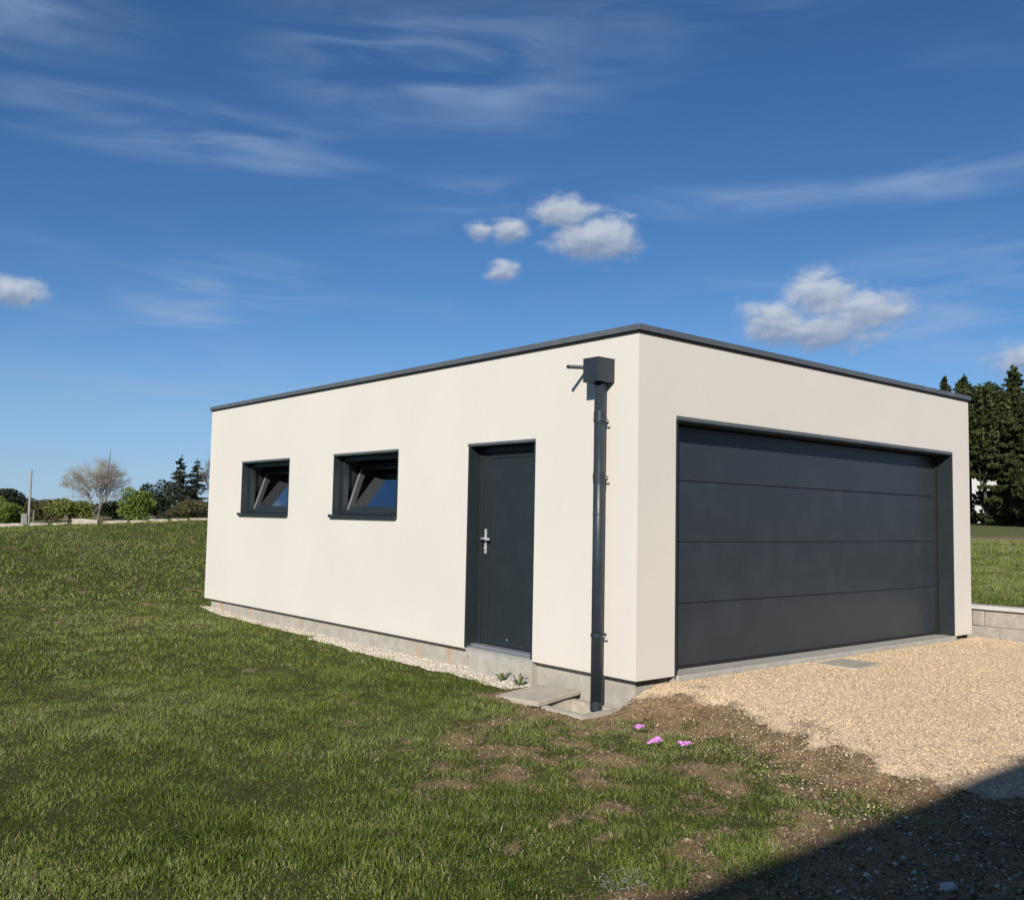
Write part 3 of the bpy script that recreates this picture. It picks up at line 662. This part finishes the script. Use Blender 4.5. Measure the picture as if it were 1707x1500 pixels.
# ------------------------------------------------------------------ grass
def sample_polar(n, r0, r1, a0, a1):
    r = np.sqrt(RNG.uniform(r0*r0, r1*r1, n)); a = RNG.uniform(a0, a1, n)
    return CAM[0]+r*np.cos(a), CAM[1]+r*np.sin(a)
AZ0 = math.atan2(_F.y, _F.x)
allV, allF, allT = [], [], []; nb = 0
def blades(x, y, h, w, lean, tint, seg):
    global nb
    n = len(x); z = zg(x, y)-.006
    ph = RNG.uniform(0, 2*math.pi, n); th = RNG.uniform(0, 2*math.pi, n)
    side = np.stack([np.cos(ph), np.sin(ph), np.zeros(n)], -1); ld = np.stack([np.cos(th), np.sin(th), np.zeros(n)], -1)
    base = np.stack([x, y, z], -1); up = np.array([0, 0, 1.0])
    s, c = np.sin(lean)[:, None], np.cos(lean)[:, None]
    tip = base+(ld*s+up*c)*h[:, None]
    if seg == 2:
        mid = base+(ld*s*.55*.55+up*(c*.35+.27))*h[:, None]
        V = np.stack([base-side*w[:, None]*.5, base+side*w[:, None]*.5, mid-side*w[:, None]*.42, mid+side*w[:, None]*.42, tip], 1)
        Fb = np.array([(0, 1, 3), (0, 3, 2), (2, 3, 4)])
    else:
        V = np.stack([base-side*w[:, None]*.5, base+side*w[:, None]*.5, tip], 1); Fb = np.array([(0, 1, 2)])
    k = V.shape[1]
    allV.append(V.reshape(-1, 3)); allF.append((Fb[None]+(nb+np.arange(n)*k)[:, None, None]).reshape(-1, 3)); allT.append(np.repeat(tint, k)); nb += n*k
def grow(n, r0, r1, a0, a1, hm, wm, seg):
    x, y = sample_polar(n, r0, r1, a0, a1)
    br = bareness(x, y); p = np.clip(1.15-br*1.1, .12, 1)
    clump = fbm(x*5.2, y*5.2, 91, 4); p = p*(.25+.75*sst(clump, .24, .50))
    m = x-drive_edge(y)
    p = np.where((m > -.02) & (y < .05) & (x < 6.5), p*.06*(m < 1), p)
    ok = RNG.random(n) < p
    ok &= ~((x > -strip_w(y)+RNG.normal(0, .03, n)) & (x < W+.4) & (y > 1.25) & (y < L))
    ok &= ~((x > -.04) & (x < 6.57) & (y > -.3) & (y < L+.02)) & ~((x > -.60) & (x < 0.1) & (y > .10) & (y < 1.25))
    ok &= ~((x > 0.1) & (x < 6.57) & (y < 0))
    x, y = x[ok], y[ok]; k = len(x)
    cl = fbm(x*3.1, y*3.1, 15, 3); c2 = fbm(x*.55, y*.55, 63, 3); c3 = fbm(x*9, y*9, 7, 2)
    h = hm*(.22+1.6*cl)*RNG.uniform(.55, 1.35, k)*(1-.35*br[ok])
    tall = RNG.random(k) < .012; h = np.where(tall, h*1.9, h)
    lean = np.clip(RNG.normal(.75, .35, k), .05, 1.45)
    tint = np.clip(.40+.95*(c2-.5)+.7*(c3-.5)+RNG.normal(0, .17, k), 0, .76)
    dry = RNG.random(k) < (.05+.30*br[ok]+.12*sst(c2, .48, .66)+.10*sst(np.hypot(x-CAM[0], y-CAM[1]), 12, 24))
    tint = np.where(dry, RNG.uniform(.78, 1, k), tint)
    lean = np.where(dry, np.clip(lean+.45, 0, 1.5), lean)
    blades(x, y, h, wm*RNG.uniform(.7, 1.35, k), lean, tint, seg)
grow(230000, 2.3, 5.0, AZ0-.78, AZ0+.78, .034, .0034, 2)
grow(400000, 5.0, 9.5, AZ0-.72, AZ0+.72, .036, .0052, 1)
grow(170000, 9.5, 16, AZ0-.25, AZ0+.74, .045, .0095, 1)
grow(190000, 16, 27, AZ0-.05, AZ0+.72, .055, .016, 1)
grow(150000, 12, 24, AZ0-.72, AZ0-.36, .05, .011, 1)
grow(90000, 24, 44, AZ0-.68, AZ0-.38, .07, .022, 1)
def straw(n):
    x, y = sample_polar(n, 2.4, 8.5, AZ0-.7, AZ0+.5); br = bareness(x, y)
    ok = (RNG.random(n) < br) & (x < drive_edge(y)+.25) & ~((x > -.6) & (y > .05)) & (y > -3.2)
    x, y = x[ok], y[ok]; k = len(x)
    blades(x, y, RNG.uniform(.02, .085, k), RNG.uniform(.0025, .0045, k), RNG.uniform(1.25, 1.5, k), RNG.uniform(.74, 1, k), 2)
straw(60000)
o = link('grass', npmesh('grass', np.concatenate(allV), np.concatenate(allF), np.concatenate(allT)), 'grass', kind='stuff')
o['label'] = 'short uneven green lawn grass with dry straws'; o['category'] = 'grass'

# ------------------------------------------------------------------ small plants
M['leaf_weed'] = mat('weed_leaf', lambda t: pbr(t, t.mix(t.noise(obj_co(t), 30, 3), (.07, .11, .03, 1), (.14, .19, .06, 1)), .6))
M['petal'] = mat('pink_petal', lambda t: pbr(t, t.mix(t.noise(obj_co(t), 60, 3), (.58, .16, .56, 1), (.78, .36, .74, 1)), .6))
M['petal_eye'] = mat('pale_flower_eye', lambda t: pbr(t, (.8, .72, .5), .6))
def leaf(mb, p, az_, ln, wd, rise, droop):
    d = Vector((math.cos(az_), math.sin(az_), 0)); s = Vector((-d.y, d.x, 0)); up = Vector((0, 0, 1)); p = Vector(p)
    m1_ = p+d*ln*.5+up*rise; tp_ = p+d*ln+up*(rise-droop); b = len(mb.v)
    mb.v += [tuple(p-s*wd*.2), tuple(p+s*wd*.2), tuple(m1_+s*wd*.5), tuple(m1_-s*wd*.5), tuple(tp_)]
    mb.f += [(b, b+1, b+2, b+3), (b+3, b+2, b+4)]
def weed(x, y, s, lb):
    e = empty('weed', (x, y, float(zg(x, y))), lb, 'weed', 'weeds at the foot of the wall')
    for k in range(9):
        m = MB(); leaf(m, (0, 0, 0), k*.7+random.random(), s*random.uniform(.7, 1.2), s*.28, s*random.uniform(.3, .9), s*random.uniform(-.1, .25)); m.build('leaf', 'leaf_weed', e)
weed(-.10, 1.62, .10, 'small green weed in the pebbles, left one below the side door'); weed(-.10, 1.36, .12, 'small green weed beside the concrete lid, right one below the door')
weed(-.40, .60, .035, 'tiny weed sprouting in the gap at the lid edge')
def flower(x, y, s, nbl, lb, spread):
    e = empty('flower_clump', (x, y, float(zg(x, y))), lb, 'flower', 'pink flowers in the lawn')
    m = MB()
    for k in range(26): leaf(m, (random.uniform(-.02, .02), random.uniform(-.02, .02), 0), random.uniform(0, 6.3), random.uniform(.04, .075), .02, random.uniform(.015, .04), .01)
    m.build('foliage', 'leaf_weed', e)
    for k in range(nbl):
        cx, cy = random.gauss(0, spread), random.gauss(0, spread*.7); cz = s*random.uniform(.55, 1.0)
        st_ = MB().tube([(cx*.4, cy*.4, 0), (cx, cy, cz)], [.0018, .0014], 5).build('stem', 'leaf_weed', e)
        pm = MB(); tl = random.uniform(-.4, .4)
        for q in range(5): leaf(pm, (cx, cy, cz), q*1.2566+tl, .022, .024, .010, .012)
        pm.build('blossom', 'petal', e)
        MB().tube([(cx, cy, cz+.001), (cx, cy, cz+.006)], [.003, .002], 6).build('flower_eye', 'petal_eye', e)
flower(-.523, -.51, .055, 9, 'small pink flower tuft nearest the garage corner', .016)
flower(-.818, -.931, .050, 20, 'widest pink flower tuft, left of the front pair', .028)
flower(-.679, -1.072, .045, 9, 'sparse pink flower tuft at the right, by bare soil', .025)

# ------------------------------------------------------------------ trees
M['bark'] = mat('bark', lambda t: pbr(t, t.mix(t.noise(obj_co(t), 8, 5), (.045, .038, .032, 1), (.11, .095, .08, 1)), .9))
M['bark_pale'] = mat('pale_bark', lambda t: pbr(t, t.mix(t.noise(obj_co(t), 4, 5), (.15, .135, .115, 1), (.32, .29, .25, 1)), .9))
def leafmat(name, a, b, c): return ramp_attr(name, [(0, a), (.5, b), (1, c)], .7, .25, .22)
M['lf_bright'] = leafmat('leaf_bright', (.085, .135, .02), (.14, .20, .035), (.21, .27, .06))
M['lf_yellow'] = leafmat('leaf_yellowgreen', (.10, .12, .025), (.155, .18, .04), (.24, .25, .08))
M['lf_brown'] = leafmat('leaf_brownish', (.06, .058, .025), (.105, .098, .042), (.16, .145, .07))
M['lf_olive'] = leafmat('leaf_olive', (.04, .05, .018), (.07, .08, .03), (.11, .12, .05))
M['lf_dark'] = leafmat('leaf_dark', (.018, .028, .014), (.032, .045, .022), (.06, .07, .036))
M['lf_spruce'] = leafmat('spruce_needles', (.022, .032, .009), (.048, .060, .017), (.095, .100, .034))
M['bud'] = ramp_attr('spring_buds', [(0, (.22, .20, .14)), (1, (.50, .46, .34))], .8, .2, .2)
def leaves(pts, size, tint, nrm=None, aspect=.7):
    n = len(pts); a = RNG.normal(size=(n, 3)); a /= np.linalg.norm(a, axis=1)[:, None]; b = RNG.normal(size=(n, 3)); b -= a*(a*b).sum(1)[:, None]; b /= np.linalg.norm(b, axis=1)[:, None]
    s = (size*RNG.uniform(.6, 1.4, n))[:, None]
    V = np.stack([pts-a*s*.5, pts-b*s*.5*aspect+a*s*.08, pts+a*s*.5, pts+b*s*.5*aspect+a*s*.08], 1).reshape(-1, 3)
    return V, np.arange(4*n).reshape(n, 4), np.repeat(tint, 4)
def bush(name, x, y, top, w, m, label, cat='tree', n=5200, trunk_h=.25, lsize=.17, zb=None, group='trees and bushes beyond the lawn', lumps=26):
    z0 = float(zg(x, y, False)) if zb is None else zb; h = top-z0
    e = empty(name, (x, y, z0-.1), label, cat, group)
    cen = RNG.normal(size=(lumps, 3)); cen /= np.linalg.norm(cen, axis=1)[:, None]; cen *= RNG.uniform(.35, .80, lumps)[:, None]
    cr = RNG.uniform(.20, .42, lumps)
    pick = RNG.choice(lumps, n, p=cr**2/(cr**2).sum()); d = RNG.normal(size=(n, 3)); d /= np.linalg.norm(d, axis=1)[:, None]
    P_ = cen[pick]+d*(cr[pick]*RNG.uniform(.6, 1.06, n))[:, None]
    hz = h*(1-trunk_h)*.5
    P_ = P_*np.array([w*.5, w*.5, hz])*np.array([1.02, 1.02, .98])+np.array([0, 0, h*trunk_h+hz+.1])
    P_ = P_[P_[:, 2] > .05]
    V, F_, t_ = leaves(P_, lsize, np.clip(.5+.35*(RNG.random(lumps)[pick[:len(P_)]]-.5)+RNG.normal(0, .2, len(P_)), 0, 1))
    link('crown', npmesh('crown', V, F_, t_), m, e)
    tk = MB(); tk.tube([(0, 0, 0), (.05, .03, h*.4), (0, .08, h*.75)], [.05*w**.5, .04*w**.5, .01], 8)
    for k in range(6):
        a_ = k*1.05+random.random(); tk.tube([(.03, .02, h*(.18+.05*k)), (math.cos(a_)*w*.22, math.sin(a_)*w*.22, h*(.42+.05*k)), (math.cos(a_)*w*.36, math.sin(a_)*w*.36, h*(.6+.03*k))], [.03*w**.5, .018, .006], 5)
    tk.build('trunk', 'bark', e); return e
def conifer(name, x, y, top, w, m, label, dens=1.0, seed=1, lsize=.26, group='trees and bushes beyond the lawn', lean=0, base_clear=.04, zb=None, pw=.70):
    rg = np.random.default_rng(seed); z0 = float(zg(x, y, False)) if zb is None else zb; h = top-z0
    e = empty(name, (x, y, z0-.1), label, 'tree', group)
    pts = []; tk = MB(); tk.tube([(0, 0, 0), (lean*.3, 0, h*.5), (lean, 0, h+.1)], [.03+h*.016, h*.011, .012], 8); lim = MB()
    nl = int(h*4.6)
    for i in range(nl):
        t_ = (i+rg.random()*.7)/nl; zz_ = .1+h*(base_clear+(1-base_clear)*t_); L_ = w*.5*(1-t_)**pw*rg.uniform(.62, 1.15)+.10
        nbr = rg.integers(5, 8)
        for k in range(nbr):
            if rg.random() > min(1, .72*dens+.25): continue
            a_ = rg.uniform(0, 6.283); l2 = L_*rg.uniform(.6, 1.1); dr = l2*rg.uniform(.10, .42)
            cx = lean*(zz_/h)**1.6
            d2 = np.array([math.cos(a_), math.sin(a_)]); p0 = np.array([cx, 0, zz_]); p1 = p0+np.array([d2[0]*l2*.6, d2[1]*l2*.6, -dr*.75]); p2 = p0+np.array([d2[0]*l2, d2[1]*l2, -dr*.55])
            lim.tube([p0, p1, p2], [.012+.006*l2, .010, .004], 3, cap=False)
            nn = int((6+l2*22)*dens); s_ = rg.random(nn)**.75; sp_ = (rg.random(nn)-.5)*l2*.42*(1.15-s_*.6)
            c_ = np.outer(1-s_, p0)+np.outer(s_, p2); c_[:, 2] -= dr*.35*np.sin(s_*3.1)+rg.random(nn)*.22*(.4+l2*.25)
            c_[:, 0] -= d2[1]*sp_; c_[:, 1] += d2[0]*sp_; pts.append(c_)
    for k in range(5): pts.append(np.array([[lean, 0, h+.1-.12*k]])+rg.normal(size=(4, 3))*np.array([.05+.02*k, .05+.02*k, .08]))
    P_ = np.concatenate(pts); P_ = P_[P_[:, 2] > .02]
    V, F_, t_ = leaves(P_, lsize, np.clip(RNG.normal(.45, .22, len(P_)), 0, 1), aspect=.5)
    link('crown', npmesh('crown', V, F_, t_), m, e); tk.build('trunk', 'bark', e); lim.build('branch', 'bark', e, kind='stuff'); return e
def bare_tree(name, x, y, top, w, label, seed=3, buds=16000, stems=3, zb=None, bark='bark_pale', depth=5, fan=0):
    rg = random.Random(seed); z0 = float(zg(x, y, False)) if zb is None else zb; h = top-z0
    e = empty(name, (x, y, z0-.1), label, 'tree', 'trees and bushes beyond the lawn'); tk, tw = MB(), MB(); tips = []
    cz, rz_, rx_ = h*.60, h*.44, w*.5
    def grow_b(p, d, ln, r, lev):
        q = p+d*ln*.5+Vector((rg.uniform(-1, 1), rg.uniform(-1, 1), rg.uniform(-.4, .6)))*ln*.06; en = p+d*ln
        k = ((en.x/rx_)**2+(en.y/rx_)**2+((en.z-cz)/rz_)**2)
        if k > 1.08 and lev > 1: en = p+d*ln*.35; q = p+d*ln*.2
        (tk if lev < 2 else tw).tube([p, q, en], [r, r*.8, r*.58], 6 if lev < 2 else 3, cap=False)
        if lev >= depth-2: tips.append((q, en))
        if lev >= depth: return
        for _ in range(rg.choice([3, 3, 4]) if lev else 5):
            s = rg.uniform(.35, 1.0); b = p+(en-p)*s
            nd = (d+Vector((rg.gauss(0, 1), rg.gauss(0, 1), rg.gauss(.22, .55)))*(.62 if lev else .7)).normalized()
            grow_b(b, nd, ln*rg.uniform(.55, .82), max(r*.55, .008), lev+1)
    for s in range(stems):
        a_ = s*2.2+.4; grow_b(Vector((.18*math.cos(a_), .18*math.sin(a_), 0)), Vector((.22*math.cos(a_), .22*math.sin(a_), 1)).normalized(), h*.42, .013*h, 0)
    for _ in range(fan):                                                       # fine outer limbs that fill a rounded crown
        u = Vector((rg.gauss(0, 1), rg.gauss(0, 1), rg.gauss(.35, .8))).normalized(); k_ = rg.uniform(.78, 1.0)
        en = Vector((u.x*rx_*k_, u.y*rx_*k_, cz+u.z*rz_*k_)); p0 = Vector((en.x*.30, en.y*.30, cz-rz_*.35+(en.z-cz)*.30))
        md = p0.lerp(en, .55)+Vector((rg.gauss(0, .12), rg.gauss(0, .12), .10*h/6)); tw.tube([p0, md, en], [.016, .011, .005], 3, cap=False); tips.append((md, en))
        for _k in range(5):
            b = md.lerp(en, rg.random()); e2 = b+(u*.5+Vector((rg.gauss(0, .5), rg.gauss(0, .5), rg.gauss(.2, .5))))*rg.uniform(.2, .55); tw.tube([b, e2], [.008, .004], 3, cap=False); tips.append((b, e2))
    tk.build('trunk', bark, e); tw.build('branch', bark, e, kind='stuff')
    q = np.array([[*a_, *b_] for a_, b_ in tips]); pk = RNG.integers(0, len(q), buds); s = RNG.random(buds)[:, None]
    P_ = q[pk, :3]*(1-s)+q[pk, 3:]*s+RNG.normal(size=(buds, 3))*.10
    V, F_, t_ = leaves(P_, .055, RNG.random(buds)); link('crown', npmesh('crown', V, F_, t_), 'bud', e); return e

bush('dark_tree', 19.4, 117.5, 3.9, 5.2, 'lf_dark', 'dark tree top behind the bright bush at the left edge', n=3500, lsize=.28)
bush('bright_bush', 10.5, 72.6, 2.2, 3.4, 'lf_bright', 'bright green bush at the left edge of the lawn ridge', 'bush', trunk_h=.05)
bush('hedge_bush', 18.6, 99.3, 1.75, 6.0, 'lf_dark', 'low dark hedge bush behind the utility pole', 'bush', n=3500, trunk_h=.02)
bush('brown_bush', 16.9, 87.1, 2.7, 3.4, 'lf_brown', 'brownish bush between the pole and the yellow-green bush', 'bush', trunk_h=.03)
bush('yellow_green_bush', 17.0, 80.4, 2.75, 3.9, 'lf_yellow', 'yellow-green bush left of the bare tree', 'bush', trunk_h=.03)
bare_tree('bare_tree', 20.3, 84.2, 6.15, 6.2, 'broad bare tree with pale spring buds rising above the bushes', fan=150)
bush('olive_bush', 23.3, 88.1, 2.5, 5.0, 'lf_olive', 'olive bush right of the bare tree trunk', 'bush', trunk_h=.02)
bush('round_green_bush', 19.7, 71.5, 3.5, 3.2, 'lf_bright', 'round bright green bush left of the dark conifers', 'bush', trunk_h=.03)
bush('dark_evergreen', 26.4, 85.8, 4.55, 4.0, 'lf_dark', 'rounded dark evergreen between round green bush and sparse spruce', trunk_h=.02, lsize=.2)
conifer('sparse_spruce', 26.0, 79.3, 6.35, 4.6, 'lf_dark', 'sparse dark spruce near the garage wall', dens=1.9, seed=5, lsize=.18)
conifer('sparse_spruce', 27.8, 80.0, 6.2, 4.2, 'lf_dark', 'second sparse spruce touching the garage wall, slightly shorter', dens=1.9, seed=8, lsize=.18)
bush('dark_understorey_bush', 25.6, 74.6, 2.5, 5.0, 'lf_brown', 'dark brown undergrowth bush at the foot of the sparse spruces', 'bush', trunk_h=.02)
bare_tree('twiggy_tree', 27.3, 73.2, 6.9, 3.0, 'grey twiggy tree half hidden by the garage corner', fan=120, seed=9, buds=2500, stems=2, bark='bark')
for i, (x, y, tp_, w) in enumerate([(8, 118, 3.0, 10), (22, 121, 3.0, 11), (36, 118, 3.1, 11), (46, 112, 3.3, 11), (-4, 120, 3.0, 11)]):
    bush('far_hedge_bush', x, y, tp_, w, 'lf_dark', 'low dark bush in the far hedge line, %s' % ['behind the bright bush', 'behind the bare tree', 'behind the olive bush', 'behind the dark evergreen', 'at the far left', 'beyond the left picture edge'][i], 'bush', n=2600, trunk_h=.0, lsize=.32, group='far hedge line')
MB().tube([(0, 0, 0), (0, 0, 4.6), (.12, 0, 6.6), (.28, 0, 9.6)], [.13, .11, .09, .03], 8).build('dead_trunk', 'bark', None, loc=(31.9, 120.2, -.45), label='thin dark dead trunk sticking up above the bare tree', category='trunk')

M['pole'] = mat('weathered_pole', lambda t: pbr(t, t.mix(t.noise(obj_co(t), 3, 4), (.20, .19, .175, 1), (.36, .345, .32, 1)), .85))
UP = empty('utility_pole', (9.3, 60.7, float(zg(9.3, 60.7, False))-.2), 'grey utility pole with a short top arm behind the lawn ridge', 'pole')
MB().tube([(0, 0, 0), (0, 0, 4.45)], [.085, .06], 12).build('post', 'pole', UP)
MB().tube([(-.02, 0, 4.28), (.5, -.24, 4.40)], [.022, .015], 8).build('arm', 'pole', UP)
MB().box(-.42, -.12, -.12, .12, .55, 1.65).build('meter_box', 'pole', UP, bevel=.01)
MB().tube([(.26, -.05, 0), (.26, -.05, 1.9)], [.03, .03], 8).build('conduit', 'pole', UP)

grp = 'dark spruces right of the garage'
conifer('spruce', 69.3, 29.6, 13.4, 5.6, 'lf_spruce', 'spruce whose tip shows just above the garage coping', seed=21, group=grp, lsize=.36, dens=.9)
conifer('spruce', 57.7, 22.9, 11.5, 6.4, 'lf_spruce', 'broad spruce directly beside the garage corner', seed=22, group=grp, lsize=.27, dens=2.7, base_clear=.36)
conifer('spruce', 57.4, 19.4, 10.4, 5.6, 'lf_spruce', 'lower spruce in the gap between two taller ones', seed=23, group=grp, lsize=.27, dens=2.7)
conifer('spruce', 61.9, 21.4, 12.6, 6.6, 'lf_spruce', 'tallest pointed spruce near the right edge', seed=24, group=grp, lsize=.27, dens=2.7)
conifer('spruce', 60.8, 19.5, 11.8, 6.4, 'lf_spruce', 'spruce cut by the right picture edge', seed=25, group=grp, lsize=.27, dens=2.7)
conifer('spruce', 64.5, 25.6, 11.6, 6.0, 'lf_spruce', 'spruce filling the back of the row behind the broad one', seed=27, group=grp, lsize=.36, dens=1.3, base_clear=.5)
conifer('spruce', 66.5, 22.0, 12.2, 6.4, 'lf_spruce', 'spruce at the back between the two tall tips', seed=28, group=grp, lsize=.36, dens=1.3)
bush('round_evergreen', 57.2, 21.4, 10.9, 5.2, 'lf_spruce', 'round topped evergreen standing among the pointed spruces', n=11000, trunk_h=.42, lsize=.26, group=grp, lumps=40)
bush('dark_yew_bush', 54.9, 17.0, 6.0, 4.0, 'lf_spruce', 'big dark evergreen bush at the foot of the spruces', 'bush', n=9000, trunk_h=.0, lsize=.22, group=grp)
bush('dark_yew_bush', 54.0, 14.6, 6.4, 4.4, 'lf_spruce', 'dark evergreen bush under the spruces at the right edge', 'bush', n=8000, trunk_h=.0, lsize=.22, group=grp)

# white house glimpsed between garage and spruces
M['white_wall'] = mat('white_house_render', lambda t: pbr(t, t.mix(t.noise(obj_co(t), 1.5, 4), (.46, .45, .43, 1), (.56, .55, .53, 1)), .9))
M['tile'] = mat('brown_roof_tile', lambda t: pbr(t, t.mix(t.noise(obj_co(t), 6, 4), (.16, .075, .05, 1), (.26, .13, .085, 1)), .85))
M['shutter'] = mat('brown_shutter', lambda t: pbr(t, t.mix(t.noise(obj_co(t), 12, 3), (.055, .035, .022, 1), (.10, .065, .04, 1)), .7))
M['dark_pane'] = mat('dark_window_pane', lambda t: pbr(t, (.02, .024, .03), .06, spec=.8))
def house(name, loc, rz, w, d, h, ridge, label, windows, doors, flat=False):
    e = empty(name, loc, label, 'house', rz=rz)
    m = MB().box(-w/2, w/2, 0, d, 0, h)
    if not flat: m.v += [(-w/2, 0, h), (-w/2, d, h), (-w/2, d/2, h+ridge), (w/2, 0, h), (w/2, d, h), (w/2, d/2, h+ridge)]; b = 8; m.f += [(b, b+2, b+1), (b+3, b+4, b+5)]
    m.build('wall', 'white_wall', e)
    if flat:
        MB().box(-w/2-.08, w/2+.08, -.08, d+.08, h, h+.16).build('roof', 'coping', e, bevel=.01)
    else:
        o_ = .5; t_ = .16; r = MB(); sl = ridge/(d/2)
        for s in (0, 1):
            ya = -o_ if s == 0 else d+o_; za = h-o_*sl+.02
            r.v += [(-w/2-.4, ya, za), (w/2+.4, ya, za), (w/2+.4, d/2, h+ridge+.02), (-w/2-.4, d/2, h+ridge+.02), (-w/2-.4, ya, za+t_), (w/2+.4, ya, za+t_), (w/2+.4, d/2, h+ridge+t_), (-w/2-.4, d/2, h+ridge+t_)]
            b = 8*s; r.f += [(b, b+1, b+2, b+3), (b+4, b+7, b+6, b+5), (b, b+4, b+5, b+1), (b, b+3, b+7, b+4), (b+1, b+5, b+6, b+2)]
        r.build('roof', 'tile', e)
    for (x, z, ww, hh) in windows:
        f_ = MB().box(x-ww/2-.07, x+ww/2+.07, -.05, .01, z-.07, z+hh+.07).build('window', 'shutter', e, bevel=.01)
        MB().box(x-ww/2, x-.03, -.058, -.05, z, z+hh).build('pane', 'dark_pane', f_); MB().box(x+.03, x+ww/2, -.058, -.05, z, z+hh).build('pane', 'dark_pane', f_)
        MB().box(x-ww/2-.12, x+ww/2+.12, -.12, -.0, z-.14, z-.075).build('sill', 'cap', f_)
    for (x, ww, hh) in doors:
        dd = MB().box(x-ww/2, x+ww/2, -.06, .01, .05, hh).build('door', 'shutter', e, bevel=.01)
        MB().box(x+ww/2-.16, x+ww/2-.1, -.10, -.06, hh*.45, hh*.45+.12).build('handle', 'steel', dd)
        MB().box(x-ww/2-.3, x+ww/2+.3, -.9, -.0, 0, .12).build('step', 'cap', e)
    return e
# its long side faces the camera
hr = house('white_house', (80.5, 33.2, 1.55), rad(-66), 13, 9, 5.0, 2.6, 'white rendered house half hidden behind the spruces', [(-3.5, 1.1, 1.2, 1.3), (3.4, 1.1, 1.2, 1.3), (-3.5, 3.3, 1.2, 1.2), (3.4, 3.3, 1.2, 1.2)], [(-.2, 1.1, 2.1)])
# the house behind the photographer, whose flat roof edge throws the straight shadow over the foreground
M['white_wall'] = mat('brown_house_render', lambda t: pbr(t, t.mix(t.noise(obj_co(t), 1.5, 4), (.15, .13, .11, 1), (.20, .175, .15, 1)), .9))
house('neighbour_house', (-3.0, -8.98, -.25), math.pi, 22, 9, 4.78, 0, 'brown flat-roofed house behind the camera casting the foreground shadow', [(-7, 1.0, 1.6, 1.2), (-2.5, 1.0, 1.6, 1.2), (3, 1.0, 1.6, 1.2), (8, 1.0, 1.2, 1.2), (-7, 3.1, 1.4, 1.0), (3, 3.1, 1.4, 1.0)], [(.4, 1.0, 2.1)], flat=True)
